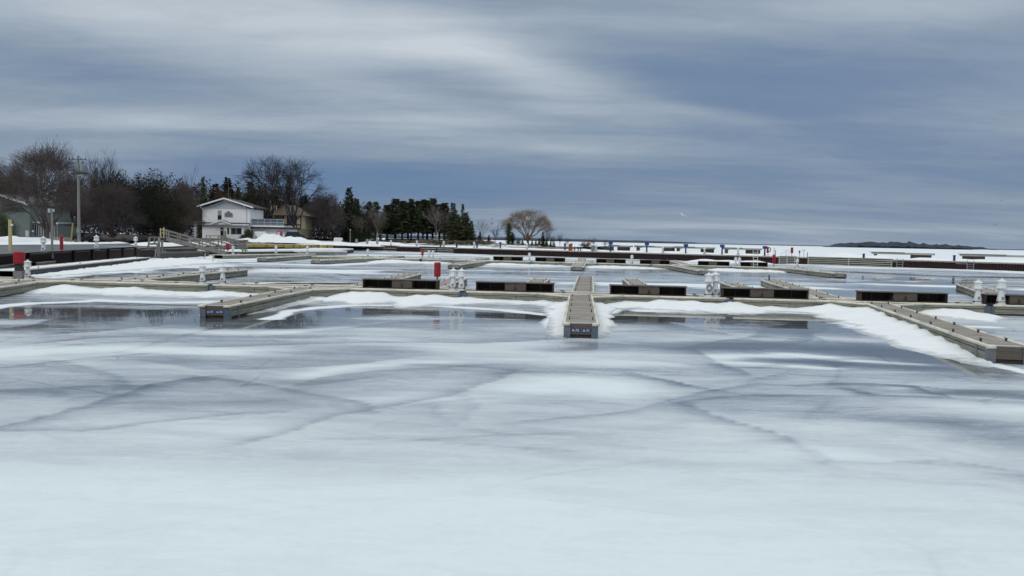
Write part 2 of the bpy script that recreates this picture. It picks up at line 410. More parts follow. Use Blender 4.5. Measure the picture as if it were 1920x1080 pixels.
for pts, hw, amp in [
    ([(-60,592),(0,590),(120,583),(250,587),(350,588)], 9, .46), ([(60,612),(200,606),(330,604)], 8, .24),
    ([(450,612),(600,592),(700,584),(840,588),(1000,593)], 9, .42), ([(540,612),(700,606),(900,606),(1010,602)], 10, .22),
    ([(1200,592),(1300,588),(1480,595),(1590,606)], 9, .48), ([(1270,620),(1450,616),(1600,626)], 11, .22),
    ([(1290,650),(1400,646),(1560,656),(1720,668)], 9, .55), ([(1420,672),(1560,682),(1740,690)], 5, .45),
    ([(1620,645),(1740,675),(1830,700)], 8, .34),
    ([(1810,738),(1870,740),(1930,744)], 6, .5), ([(1640,740),(1700,745),(1780,748)], 2.5, .2), ([(1590,730),(1650,741)], 1.5, .35),
    ([(290,676),(400,672),(560,668),(680,660)], 9, .24), ([(600,716),(720,712),(860,716)], 13, .16), ([(100,775),(300,760),(500,750)], 16, .12),
    ([(1050,654),(1110,650),(1130,645)], 4, .28), ([(1440,752),(1600,768),(1760,788),(1930,815)], 24, .20), ([(1820,800),(1880,850),(1930,890)], 20, .2),
    ([(1000,850),(1200,868),(1500,880),(1930,920)], 6, .06), ([(0,850),(300,840),(500,850)], 22, .06), ([(600,870),(900,880),(1200,890)], 16, .05),
    ([(0,770),(400,760),(900,770),(1400,800)], 40, .08), ([(1020,920),(1300,960),(1930,985)], 14, .05),
    ([(455,532),(560,530),(640,532)], 3, .6), ([(1450,548),(1600,540),(1770,546)], 6, .6), ([(1600,528),(1760,524),(1930,530)], 3, .5),
    ([(1690,527),(1770,530)], 1.3, .8), ([(1860,536),(1930,540)], 4, .5), ([(120,496),(200,492),(300,488)], 2, .4), ([(60,528),(200,514),(360,500)], 2.5, .3),
    ([(1180,510),(1400,516),(1560,526)], 6, .14), ([(1320,504),(1420,506),(1480,511)], 1.2, .4), ([(1560,509),(1750,517),(1930,521)], 1.3, .5)]:
    feat(pts, hw, amp)
for pts, side, soft, amp in [
    ([(-40,731),(80,724),(160,720),(250,719)], 1, 14, .26), ([(-40,806),(0,798),(70,783),(130,765),(200,742),(290,716),(390,705)], 1, 5, .30),
    ([(390,705),(450,711),(520,724),(600,741),(650,754),(678,772)], 1, 5, .30), ([(-40,802),(60,806),(160,812),(220,808),(290,796),(420,783),(500,778)], -1, 5, .26),
    ([(300,682),(380,692),(480,692),(620,682),(700,676)], -1, 12, .22), ([(380,650),(520,649),(700,644),(900,640),(1040,633)], -1, 5, .30), ([(120,642),(200,634),(330,630),(560,634)], -1, 6, .28),
    ([(20,662),(150,648),(270,641)], 1, 6, .16), ([(0,692),(140,677),(270,662)], 1, 3, .18), ([(540,718),(600,704),(700,692),(820,688)], 1, 9, .22), ([(520,716),(560,720),(640,712),(700,706)], -1, 4, .2),
    ([(470,838),(540,815),(610,785),(680,768),(760,752),(830,742),(870,730),(960,700)], -1, 6, .26), ([(680,770),(760,758),(900,745)], 1, 3, .12), ([(620,826),(760,824),(860,832),(960,843),(1080,850)], -1, 6, .14), ([(780,684),(880,690),(950,699)], -1, 4, .28),
    ([(130,678),(190,690),(232,704),(242,716)], 1, 4, .18), ([(790,760),(800,775),(850,798),(940,812),(1040,822)], 1, 4, .10), ([(860,735),(870,760),(860,790)], 1, 5, .10),
    ([(940,701),(1060,698),(1180,702),(1240,712),(1300,726),(1345,734)], 1, 5, .26), ([(1190,700),(1250,713),(1290,724)], 1, 3, .3), ([(1345,734),(1420,720),(1500,722),(1580,720)], 1, 4, .22), ([(1345,734),(1310,745),(1180,768),(1060,782),(940,790)], -1, 4, .18),
    ([(1280,758),(1360,748),(1480,743),(1700,744),(1930,752)], 1, 7, .20), ([(1290,762),(1360,788),(1440,808),(1490,826),(1560,866)], 1, 8, .24), ([(1560,866),(1680,868),(1780,862),(1930,884)], 1, 9, .18),
    ([(1575,719),(1650,720),(1720,724),(1760,735),(1800,744)], 1, 3, .5), ([(1720,724),(1800,731),(1930,730)], 1, 5, .35), ([(960,748),(1060,753),(1160,760)], 1, 5, .14), ([(1400,718),(1440,706),(1460,700)], 1, 4, .15),
    ([(1200,585),(1270,606),(1340,622)], 1, 6, .20), ([(1290,645),(1420,622),(1500,606)], 1, 6, .22), ([(1180,640),(1300,650),(1400,655),(1500,640),(1560,616)], -1, 6, .20), ([(1530,614),(1540,640)], 1, 3, .16), ([(840,610),(900,602),(1010,600)], 1, 5, .16), ([(140,624),(240,614),(360,604),(480,600)], -1, 6, .3), ([(560,622),(680,610),(760,604)], 1, 8, .25), ([(0,612),(120,598),(260,584)], 1, 6, .25),
    ([(1330,680),(1380,692),(1400,700)], 1, 4, .25), ([(1290,655),(1320,672),(1350,686),(1440,688)], 1, 3, .3), ([(1000,505),(1100,509),(1180,506)], 1, 3, .2), ([(700,508),(900,502),(1050,508)], 1, 4, .14), ([(380,506),(600,498),(760,498)], 1, 4, .12)]:
    edge(pts, side, soft*1.15, amp*.92, .5)
for pts, hw, amp in [([(1010,728),(1070,716),(1110,720),(1160,738)], 13, -.24), ([(0,664),(140,656),(250,652),(400,660)], 6, -.22), ([(550,706),(640,686),(760,678),(820,680)], 3.5, -.22),
    ([(660,752),(760,744),(850,748)], 8, -.16), ([(940,655),(1050,668),(1160,678)], 10, -.16), ([(1350,668),(1460,666)], 4, -.5), ([(1330,676),(1400,680)], 3, -.3), ([(1600,676),(1700,682)], 2.5, -.45), ([(1490,686),(1560,690)], 2, -.4), ([(1480,664),(1530,668)], 2, -.35), ([(1440,634),(1560,634),(1680,644)], 5, -.3), ([(1180,790),(1320,790),(1400,830),(1560,850)], 14, -.1), ([(1560,800),(1700,806),(1840,852)], 12, -.16),
    ([(380,622),(520,622),(640,616)], 5, -.3), ([(1130,612),(1230,622),(1300,630)], 8, -.15), ([(1710,730),(1780,732)], 4, -.25), ([(1500,532),(1640,545),(1790,553)], 2.5, -.5), ([(1480,523),(1600,527)], 2, -.3), ([(660,600),(760,596)], 3, -.2), ([(860,596),(960,598)], 2.5, -.2)]:
    feat(pts, hw, amp)
# thin flat skirts of snow beyond the banks, and snow in the far corner
for pts, hw in [([(-60,584),(60,570),(180,562),(330,566),(460,566)], 4), ([(480,600),(600,578),(700,572),(860,576),(960,580),(1030,590)], 3.2), ([(1048,578),(1046,600),(1052,628)], 3.4), ([(1128,580),(1132,605),(1124,625)], 3), ([(1180,582),(1300,584),(1430,584),(1560,590)], 3),
    ([(1600,606),(1700,640),(1800,672),(1930,700)], 6), ([(1800,612),(1880,616)], 4), ([(380,535),(500,529),(640,528)], 1.5),
    ([(60,524),(240,506),(420,497)], 3), ([(220,500),(330,486),(450,484)], 2.5), ([(480,494),(620,497),(740,489),(880,495)], 2), ([(930,500),(1060,500),(1280,503),(1500,510)], 1.6), ([(1480,493),(1700,500),(1930,512)], 3.5), ([(1200,486),(1440,494)], 2),([(650,478),(900,480),(1100,486)],2)]:
    feat(pts, hw*.6, .8, 'S', xw=1.0)
# everything beyond the pier is snow covered lake
side = (GX-WA.x)*wn_.x+(GY-WA.y)*wn_.y
lake = np.clip((side-3)/6, 0, 1)*np.clip((GY-100)/20, 0, 1)
S_ = np.maximum(S_, lake*(.72+.5*(fbm(GX*.004, GY*.02, 71)-.35)))
bas = np.clip((GY-56)/10, 0, 1)*(1-lake)
S_ = np.maximum(S_, bas*np.clip((fbm(GX*.05, GY*.11, 77, 5)-.50)*4, 0, .85))
D_ = np.where(GY > 55, .30+(D_-.30)*.62, D_); D_ = np.clip(D_+bas*.02, 0, 1); S_ = np.clip(S_, 0, 1)
verts = np.zeros((ny*nx, 3)); verts[:, 0] = GX.ravel(); verts[:, 1] = GY.ravel()
i0 = (np.arange(ny-1)[:, None]*nx+np.arange(nx-1)[None, :]).ravel()
faces = np.stack([i0, i0+1, i0+nx+1, i0+nx], 1)
me = bpy.data.meshes.new('harbour_ice')
me.vertices.add(len(verts)); me.vertices.foreach_set('co', verts.ravel())
me.loops.add(faces.size); me.loops.foreach_set('vertex_index', faces.ravel().astype(np.int32))
me.polygons.add(len(faces)); me.polygons.foreach_set('loop_start', np.arange(0, faces.size, 4, dtype=np.int32))
me.update(); me.validate()
at = me.attributes.new('wetness', 'FLOAT', 'POINT'); at.data.foreach_set('value', D_.ravel().astype(np.float32))
at = me.attributes.new('snowcover', 'FLOAT', 'POINT'); at.data.foreach_set('value', S_.ravel().astype(np.float32))
ice = bpy.data.objects.new('ice', me); C.objects.link(ice); tag(ice, 'frozen harbour and bay ice with wet grey patches', kind='structure')
m, t, b = newmat('lake_ice')
pos = t('ShaderNodeNewGeometry').outputs['Position']
wet = t('ShaderNodeAttribute', attribute_name='wetness').outputs['Fac']
sno = t('ShaderNodeAttribute', attribute_name='snowcover').outputs['Fac']
na = t.noise(t.mapv(pos, (.6, 2.2, 1), (0, 0, .12)), .8, 8, .62, .5)
nb = t.noise(t.mapv(pos, (.25, 1.0, 1), (0, 0, -.1)), .35, 6, .6, .8)
ncr = t.noise(t.mapv(pos, (1, 1, 1), (0, 0, 0)), 5.0, 6, .7)
damp = t.m('MULTIPLY_ADD', wet, .9, .22)
d = t.m('ADD', wet, t.m('MULTIPLY', t.m('MULTIPLY_ADD', na, 1., -.5), t.m('MULTIPLY', damp, .55)))
d = t.m('ADD', d, t.m('MULTIPLY', t.m('MULTIPLY_ADD', nb, 1., -.5), t.m('MULTIPLY', damp, .5)))
nf = t.noise(t.mapv(pos, (.45, 2.6, 1), (0, 0, .18)), 2.6, 7, .7, .6)
d = t.m('ADD', d, t.m('MULTIPLY', t.m('MULTIPLY_ADD', nf, 1., -.5), t.m('MULTIPLY', damp, .42)))
wv = t('ShaderNodeVectorMath', {0: pos, 1: t('ShaderNodeTexNoise', {'Vector': pos, 'Scale': .25, 'Detail': 4.0}).outputs[1]}, operation='ADD').outputs[0]
vo = t('ShaderNodeTexVoronoi', {'Vector': t.mapv(wv, (1, 1.5, 1)), 'Scale': .16}, feature='DISTANCE_TO_EDGE').outputs[0]
vo2 = t('ShaderNodeTexVoronoi', {'Vector': t.mapv(wv, (1, 1.3, 1), (0, 0, .6)), 'Scale': .07}, feature='DISTANCE_TO_EDGE').outputs[0]
ck = t.m('ADD', t.ramp(vo, [(0., .5), (.012, 0.)]), t.ramp(vo2, [(0., 1.), (.008, .4), (.03, 0.)]))
gate = t.ramp(t.noise(pos, .12, 3, .5), [(.45, 0.), (.6, 1.)])
d = t.m('ADD', d, t.m('MULTIPLY', t.m('MULTIPLY', ck, gate), t.m('MULTIPLY', damp, .50)))
fl = t.noise(t.mapv(pos, (.8, 2.0, 1), (0, 0, -.35)), 2.2, 8, .72, .4)          # crisp flecks of frost and slush
fl2 = t.noise(t.mapv(pos, (.5, 1.2, 1), (0, 0, .25)), .9, 9, .68, .8)
d = t.m('ADD', d, t.m('MULTIPLY', t.ramp(fl, [(.50, .5), (.53, 0.), (.60, 0.)]), t.m('MULTIPLY', damp, .10)))
d = t.m('ADD', d, t.m('MULTIPLY', t.ramp(fl2, [(.44, 1.), (.475, .35), (.53, 0.)]), t.m('MULTIPLY', damp, .15)))
d = t.m('ADD', d, t.m('MULTIPLY', t.ramp(t.noise(t.mapv(pos, (.5, 1.6, 1), (0, 0, -.5)), 4.5, 5, .6), [(.60, 0.), (.66, 1.)]), t.m('MULTIPLY', damp, -.16)))
d = t.m('ADD', d, t.m('MULTIPLY', t.m('MULTIPLY_ADD', ncr, 1., -.5), .12), clamp=True)
base = t.ramp(d, [(0., (.69, .775, .80)), (.2, (.56, .615, .655)), (.42, (.385, .43, .485)), (.7, (.20, .225, .255)), (1., (.09, .10, .11))])
rough = t.ramp(d, [(0., .55), (.3, .40), (.5, .20), (.68, .05), (1., .015)])
sf = t.m('ADD', sno, t.m('MULTIPLY_ADD', t.noise(t.mapv(pos, (.5, 1.5, 1)), .9, 7, .65, .3), .9, -.45))
sf = t.ramp(sf, [(.34, 0.), (.62, 1.)])
sf = t.m('MULTIPLY', sf, t.m('GREATER_THAN', sno, .02))
sn = t.noise(t.mapv(pos, (.02, .12, 1)), 1.0, 6, .6)
snc = t.mix(sn, (.60, .67, .74, 1), (.86, .89, .92, 1))
put(t, b.inputs['Base Color'], t.mix(sf, base, snc))
put(t, b.inputs['Roughness'], t.m('MULTIPLY_ADD', sf, t.m('SUBTRACT', .9, rough), rough))
b.inputs['IOR'].default_value = 1.31
put(t, b.inputs['Specular IOR Level'], t.m('MULTIPLY_ADD', sf, -.35, .5))
bn = t('ShaderNodeBump', {'Distance': .02, 'Height': ncr, 'Strength': t.m('MULTIPLY', t.ramp(d, [(.2, 1.), (.6, 0.)]), .25)})
t.l.new(bn.outputs[0], b.inputs['Normal'])
me.materials.append(m)
# ------------------------------------------------------------------ floating docks
DZ = .55
cleat0 = None
def cleat_mesh():
    c = MB(); c.box(-.05, .05, -.03, .03, 0, .06); c.box(.07, .12, -.02, .02, 0, .05) ; c.v = []; c.f = []
    c.tube((-.05, 0, 0), (-.05, 0, .08), .022, .022, 6); c.tube((.05, 0, 0), (.05, 0, .08), .022, .022, 6)
    c.tube((-.16, 0, .10), (0, 0, .085), .014, .03, 6); c.tube((0, 0, .085), (.16, 0, .10), .03, .014, 6)
    me = bpy.data.meshes.new('cleat'); me.from_pydata(c.v, [], c.f); me.materials.append(MT['darkiron']); return me
CLEAT = cleat_mesh()
def add_cleat(par, x, y, rz=0, z=DZ+.004):
    o = bpy.data.objects.new('cleat', CLEAT); C.objects.link(o); o.parent = par; o.location = (x, y, z); o.rotation_euler.z = rz
def text_mesh(s, size, mat, name='lettering'):
    cu = bpy.data.curves.new('t', 'FONT'); cu.body = s; cu.size = size; cu.align_x = 'CENTER'; cu.align_y = 'CENTER'; cu.extrude = .002
    o = bpy.data.objects.new('t', cu); C.objects.link(o)
    dg = bpy.context.evaluated_depsgraph_get(); me = bpy.data.meshes.new_from_object(o.evaluated_get(dg))
    bpy.data.objects.remove(o); me.materials.clear(); me.materials.append(mat); me.name = name
    return me
rnd = random.Random(4)
def dock(name, p0, p1, width, label, group, far=False, cat='dock', detail=2, ends=(False, False), numbers=None, cleat_every=3.2, top=DZ, deckmat=None, facemat=None, gussets=None):
    """floating dock from p0 to p1 (centre line); local x runs along it, local origin at p0"""
    p0 = Vector(p0); p1 = Vector(p1); v = p1-p0; L = v.xy.length; rz = math.atan2(v.y, v.x)
    t = thing(name, (p0.x, p0.y, 0), rz, label, cat, group)
    h = width/2; dm = deckmat or (MT['deck_far'] if far else MT['deck']); fm = facemat or (MT['fascia_far'] if far else MT['fascia'])
    d = MB()
    if detail >= 2:
        x = 0.0
        while x < L-.02:
            x1 = min(x+.140, L); dz = rnd.uniform(-.004, .004)
            d.box(x, x1, -h+.03, h-.03, top-.045+dz, top+dz); x += .146
    else: d.box(0, L, -h+.03, h-.03, top-.045, top)
    d.build('deck', dm, t)
    for s in (-1, 1):
        f = MB(); y0, y1 = sorted((s*(h-.05), s*(h+.01)))
        x = 0.0; k = 0
        while x < L-.05:
            seg = rnd.uniform(2.6, 3.6) if detail else 6; x1 = min(x+seg, L)
            if L-x1 < .6: x1 = L
            j = rnd.uniform(-.004, .004)
            f.box(x+.012, x1-.012, y0+j, y1+j, top-.19, top-.05)
            f.box(x+.014, x1-.014, y0-j, y1-j, .07+rnd.uniform(-.015, .015), top-.222)
            x = x1
        f.build('side_board', fm, t)
        r = MB()
        if detail >= 1:
            n = max(1, int(L/3.6))
            for i in range(n): r.tube((L*i/n+.004, s*(h+.015), top-.015), (L*(i+1)/n-.004, s*(h+.015), top-.015+rnd.uniform(-.004, .004)), .062, .062, 8)
        else: r.box(0, L, s*(h+.01)-.05, s*(h+.01)+.05, top-.05, top+.03)
        r.build('rub_rail', MT['rail'], t, smooth=True)
        inner = MB(); inner.box(.05, L-.05, *sorted((s*(h-.09), s*(h-.055))), -.05, top-.06); inner.build('float', MT['dark'], t)
    if False:
        pass
    if cleat_every:
        n = max(1, int(L/cleat_every))
        for i in range(n):
            for s in (-1, 1): add_cleat(t, (i+.5)*L/n+rnd.uniform(-.3, .3), s*(h-.16))
    for e, on in enumerate(ends):
        if not on: continue
        xe = 0 if e == 0 else L; sg = -1 if e == 0 else 1
        for s in (-1, 1):
            fr = MB()
            y0, y1 = sorted((s*(h+.03), s*(h-.22)))
            fr.box(*sorted((xe+sg*.01, xe+sg*.05)), y0, y1, .0, top-.06)
            y0, y1 = sorted((s*(h+.03), s*(h+.012)))
            fr.box(*sorted((xe+sg*.01, xe-sg*.22)), y0, y1, .0, top-.09)
            fr.build('end_bracket', MT['steel'], t); MB().box(*sorted((xe-sg*1.0, xe-sg*1.16)), y0, y1, .0, top-.09).build('side_bracket', MT['steel'], t)
        bo = MB(); bo.box(*sorted((xe-sg*.03, xe+sg*.008)), -h+.2, h-.2, top-.16, top-.03)
        bo.box(*sorted((xe-sg*.03, xe+sg*.012)), -h+.2, h-.2, .14, top-.165); bo.build('end_board', MT['box_wood'] if not far else MT['grey_wood'], t)
        bl = MB(); bl.box(*sorted((xe-sg*.10, xe-sg*.05)), -h+.1, h-.1, -.05, .2); bl.build('end_opening', MT['dark'], t)
        for s in (-1, 1): cb = MB(); cb.tube((xe+sg*.06, s*(h+.09), top-.02), (xe+sg*.06, s*(h-.2), top-.02), .068, .068, 8); cb.build('corner_bumper', MT['rail'], t, smooth=True)
        pl = MB(); pl.box(*sorted((xe-sg*.3, xe-sg*.02)), -h+.25, h-.25, top+.002, top+.010); pl.build('end_plate', MT['ltgrey'], t)
        if numbers:
            for s, tx in zip((-1, 1), numbers):
                yy = s*.2 if sg > 0 else -s*.2     # text reads left to right for a viewer facing the end
                q = MB(); q.box(-.165, .165, -.006, .006, -.06, .06)
                np_ = q.build('number_plate', MT['blue'], t, loc=(xe+sg*.022, yy, .285), rz=PI/2)
                if tx:
                    tm = bpy.data.objects.new('lettering', text_mesh(tx, .13, MT['trim'])); C.objects.link(tm); tm.parent = np_
                    tm.location = (0, -.009 if sg > 0 else .009, 0); tm.rotation_euler = (PI/2, 0, 0 if sg > 0 else PI)
    for g in (gussets or []):
        # (x position of the root, direction along x, side): triangular corner deck
        xr, dx, s, sz = g
        a, b_, c = (xr, s*(h-.02)), (xr+dx*sz, s*(h-.02)), (xr, s*(h+sz))
        poly = [a, b_, c]
        area = (b_[0]-a[0])*(c[1]-a[1])-(c[0]-a[0])*(b_[1]-a[1])
        if area < 0: poly.reverse()
        m_ = MB(); m_.prism(poly, top-.05, top-.003); gd = m_.build('gusset', dm, t)
        m_ = MB(); n_ = Vector((b_[0]-c[0], b_[1]-c[1], 0)).normalized(); n_ = Vector((n_.y, -n_.x, 0)); 
        if n_.dot(Vector((dx, s, 0))) < 0: n_ = -n_
        B = Vector((*b_, 0)); Cc = Vector((*c, 0))
        m_.bar(B+Vector((0, 0, top-.12)), Cc+Vector((0, 0, top-.12)), .05, .14); m_.bar(B+Vector((0, 0, .205)), Cc+Vector((0, 0, .205)), .05, .26)
        m_.build('side_board', fm, gd)
        m_ = MB(); m_.tube(B+n_*.04+Vector((0, 0, top-.015)), Cc+n_*.04+Vector((0, 0, top-.015)), .052, .052, 8); m_.build('rub_rail', MT['rail'], gd, smooth=True)
    return t
def mid2(a, b): return ((a[0]+b[0])/2, (a[1]+b[1])/2)
AW = 1.9
# walkway A : fit one straight line through the measured front edge
fa = P(150, 527.5, DZ); fb = P(1560, 564.5, DZ)
ua = (fb-fa).normalized(); va = Vector((-ua.y, ua.x, 0))        # ua along the walkway to the right, va away from the camera
def onA(px):   # point of A's front edge under photo column px
    d = ray(px, 540); n = Vector((d.x, d.y, 0)); 
    # intersect vertical plane through the camera with the front line
    s = (fa.x*n.y-fa.y*n.x)/(ua.y*n.x-ua.x*n.y); return fa+ua*s
def Aline(pxa, pxb): return onA(pxa)+va*AW/2, onA(pxb)+va*AW/2
GA = 'long main walkway sections of the near floating dock'
secs = [(-130, 391, 'long weathered walkway section at the left edge of the near dock'), (399, 862, 'near walkway section between the two leftmost steel joints, behind the left finger pier'),
        (874, 1362, 'near walkway section crossed by the middle finger pier'), (1376, 1850, 'near walkway section from which the right hand finger pier leaves'), (1864, 2120, 'near walkway section cut off by the right edge')]
def adopt(o, par):
    o.parent = par; o.matrix_parent_inverse = (Matrix.Translation(par.location) @ par.rotation_euler.to_matrix().to_4x4()).inverted()
WKA = []
for a, b_, l in secs:
    p, q = Aline(a, b_); WKA.append(dock('dock_walkway', p, q, AW, l, GA))
for i_, a in enumerate((395, 868, 1369, 1857)):
    p = onA(a); rz_ = math.atan2(ua.y, ua.x)
    q = MB()
    for s in (-1, 1):
        q.box(*sorted((s*.09, s*.27)), -.03, .05, -.02, DZ-.06); q.tube((s*.15, -.07, 0), (s*.15, -.07, DZ-.02), .035, .035, 8)
        q.box(*sorted((s*.07, s*.30)), -.045, -.031, DZ-.16, DZ-.1)
    q.box(-.088, .088, .0, .04, 0, DZ-.04)
    o = q.build('steel_joint', MT['steel']); o.location = (p.x, p.y, 0); o.rotation_euler.z = rz_; adopt(o, WKA[i_])
    o = MB().box(-.3, .3, -.02, AW-.1, DZ+.006, DZ+.016).build('cover_plate', MT['darkiron']); o.location = (p.x, p.y, 0); o.rotation_euler.z = rz_; adopt(o, WKA[i_])
def finger(endpx, rootpx, width, side, label, group, numbers=None, far=False, detail=2, rootpt=None, g=1.9):
    e = P(*endpx, DZ); r = rootpt if rootpt is not None else P(*rootpx, DZ)
    ln = (r-e).xy.length
    gs = [(ln+.0, -1, 1, g), (ln+.0, -1, -1, g)] if g else None
    return dock('finger_pier', e, r, width, label, group, far=far, ends=(True, False), numbers=numbers, detail=detail, cleat_every=2.9 if not far else 4, gussets=gs)
GN = 'finger piers on the near side of the first walkway'; GF = 'finger piers on the far side of the first walkway'
finger((403, 573.5), None, 1.22, 1, 'near finger pier with blue number plates A-73 and A-74, left of centre', GN, ('A-73', 'A-74'), rootpt=onA(582))
finger((1089.5, 606.5), None, 1.22, 1, 'middle finger pier running straight away from the viewer, deck boards in full view', GN, ('A-72', 'A-71'), rootpt=onA(1089))
finger((1893, 650), None, 1.22, 1, 'near finger pier slanting down to the right edge with a broad snow bank beside it', GN, None, rootpt=onA(1640))
finger((-210, 566), None, 1.22, 1, 'finger pier whose root shows at the left edge of the near walkway', GN, None, rootpt=onA(66))
bk = lambda px: onA(px)+va*AW
finger((450, 505.5), None, 1.25, 1, 'far side finger pier behind the two pedestals left of centre', GF, None, rootpt=bk(190), detail=1)
finger((775, 513.2), None, 1.25, 1, 'far side finger pier ending just left of the red box', GF, None, rootpt=bk(655), detail=1)
finger((860, 521.5), None, 1.25, 1, 'short far side finger pier passing behind the pair of pedestals beside the red box', GF, None, rootpt=bk(790), detail=1)
finger((1016, 522.5), None, 1.25, 1, 'far side finger pier rising behind the second dark dock crate', GF, None, rootpt=bk(972), detail=1)
finger((1098, 518.3), None, 1.25, 1, 'far half of the middle pier, beyond the walkway', GF, None, rootpt=bk(1091), detail=2, g=0)
finger((1182, 523), None, 1.25, 1, 'far side finger pier behind the third dark dock crate, right of the middle pier', GF, None, rootpt=bk(1226), detail=1)
finger((1366, 530), None, 1.25, 1, 'far side finger pier starting just right of the white pedestals with the hose', GF, None, rootpt=bk(1470), detail=1)
finger((1444, 525), None, 1.5, 1, 'far side finger pier with a lone post on its tip', GF, None, rootpt=bk(1580), detail=1)
finger((1812, 533.5), None, 1.5, 1, 'far side finger pier behind the pedestals at the right edge', GF, None, rootpt=bk(1960), detail=1)
# second dock line
fB = [P(582, 480.6, DZ), P(1486, 502.2, DZ)]
ub = (fB[1]-fB[0]).normalized(); vb = Vector((-ub.y, ub.x, 0))
def onB(px):
    d = ray(px, 540); n = Vector((d.x, d.y, 0)); f0 = fB[0]
    s = (f0.x*n.y-f0.y*n.x)/(ub.y*n.x-ub.x*n.y); return f0+ub*s
GB = 'walkway sections of the second floating dock'
for a, b_, l in [(584, 786, 'left section of the second walkway, in front of the red sheet pile wall'), (790, 994, 'second walkway section below the small red box and its pedestals'), (998, 1219, 'second walkway section crossed by the far middle finger pier'),
                 (1224, 1368, 'second walkway section right of the far middle pier with a long dark crate'), (1371, 1490, 'right end section of the second walkway, with the white ladder on it')]:
    wk = dock('dock_walkway', onB(a)+vb*.95, onB(b_)+vb*.95, 1.9, l, GB, far=True, detail=1, cleat_every=5)
    p = onB(712 if a == 584 else b_+2); q = MB()
    for s in (-1, 1): q.box(*sorted((s*.12, s*.42)), -.06, -.015, -.02, DZ-.04)
    q.box(-.115, .115, -.05, .0, 0, DZ-.02)
    if a != 1371: o = q.build('steel_joint', MT['steel']); o.location = (p.x, p.y, 0); o.rotation_euler.z = math.atan2(ub.y, ub.x); adopt(o, wk)
GC = 'finger piers of the second floating dock'
for e, r, l in [((593.5, 487.6), 699, 'leftmost finger pier of the second walkway with a grey end'), ((852, 496.2), 908, 'second dock finger pier whose end shows above the pair of pedestals'), ((1082.5, 500.3), 1087, 'far finger pier in line with the middle pier, on the second dock'), ((1320, 507.3), 1258, 'second dock finger pier whose dark end stands just behind the pedestals with the hose'), ((1574, 512.5), 1470, 'rightmost finger pier of the second dock with a banded grey end')]:
    finger(e, None, 1.5, 1, l, GC, None, far=True, detail=1, rootpt=onB(r))
for e, r, l in [((750, 479.5), 690, 'short finger pier behind the left part of the second walkway'), ((1091, 483.3), 1088, 'finger pier beyond the second walkway, in line with the far middle pier'), ((1258, 488), 1290, 'finger pier behind the second walkway, right of its third dark crate'), ((910, 483.2), 870, 'finger pier behind the second walkway, left of the lone pedestal')]:
    finger(e, None, 1.4, 1, l, GC, None, far=True, detail=1, rootpt=onB(r)+vb*1.9, g=0)
# dock C by the gangway
c0 = P(408, 478.2, DZ); c1 = P(584, 475.8, DZ)
dock('dock_walkway', c0, c1, 1.9, 'snowy dock at the foot of the wooden gangway', 'docks beside the gangway', far=True, detail=1, cleat_every=5)
dock('finger_pier', P(493, 483.7, DZ), P(583, 478.2, DZ), 1.5, 'finger pier with a dark end in front of the snowy gangway dock', 'docks beside the gangway', far=True, detail=1, ends=(True, False), cleat_every=4)
# long low dock along the left quay
dl0 = P(28, 507.3, DZ); dl1 = P(280, 482.5, DZ); ln_ = (dl1-dl0).normalized(); nn = Vector((-ln_.y, ln_.x, 0))
DLd = dock('quay_float', dl0+nn*.8, dl1+nn*.8, 1.6, 'long low float with a dark blue side lying along the left quay', 'floats beside the left quay', far=True, detail=1, cleat_every=9, facemat=simple('dark_blue_side', (.05, .055, .075), .6, .2, 1), deckmat=MT['snow'])
dock('quay_float', P(40, 492, DZ), P(78, 489, DZ), 2.6, 'short grey timber float beside the first left pedestal', 'floats beside the left quay', far=True, detail=1, cleat_every=0, facemat=MT['grey_wood'])
dock('quay_float', P(-40, 500, DZ), P(20, 492.5, DZ), 2.0, 'grey float partly out of frame behind the red cabinet at left', 'floats beside the left quay', far=True, detail=1, cleat_every=0, facemat=MT['grey_wood'])
# ------------------------------------------------------------------ dark open sided dock crates standing on the walkways
def crate(p, rz, L, H, dep, label, group, big=True):
    t = thing('dock_crate', p, rz, label, 'dock crate', group)
    MB().box(-.06, L+.06, -.05, dep, H-.04, H).build('top_board', MT['dkgrey_wood'], t)
    for x0 in (0, L-.07): MB().box(x0, x0+.07, .02, dep-.04, 0, H-.055).build('end_panel', MT['dark'], t)
    MB().box(.075, L-.075, dep-.14, dep-.06, 0.0, H-.055).build('back_panel', MT['dark'], t)
    MB().box(.08, L-.08, .06, dep-.15, 0, .05).build('bottom_board', MT['dark'], t)
    for fx in (.17, .83): MB().box(L*fx-.035, L*fx+.035, dep-.22, dep-.142, .055, H-.06).build('stud', MT['box_wood'], t)
    cx = L*rnd.uniform(.46, .54); w_ = L*.135
    q = MB(); q.box(cx-w_, cx+w_, .0, dep-.16, .055, H-.055); cb = q.build('centre_block', MT['box_wood'], t)
    if big:
        q = MB(); q.box(cx-.05, cx+.05, -.03, -.002, H*.25, H*.6); q.box(cx-.12, cx+.12, -.028, -.004, H*.2, H*.27); q.build('bracket', MT['dark'], cb)
    return t
GK = 'dark open sided dock crates on the near walkway'
for a, b_, l in [(674, 815, 'dark dock crate beside the red box on the near walkway'), (889, 1036, 'dark dock crate between the paired pedestals and the middle pier'), (1144, 1289, 'dark dock crate just right of the middle pier'),
                 (1358, 1522, 'dark dock crate right of the white pedestal with the coiled hose'), (1621, 1787, 'dark dock crate behind the root of the right hand finger pier'), (1858, 1990, 'dark dock crate behind the last pedestal at the right edge')]:
    p = onA(a)+va*.62; q_ = onA(b_)+va*.62
    crate((p.x, p.y, DZ+.006), math.atan2(ua.y, ua.x), (q_-p).length, .56, .95, l, GK)
GK2 = 'dark dock crates on the second walkway'
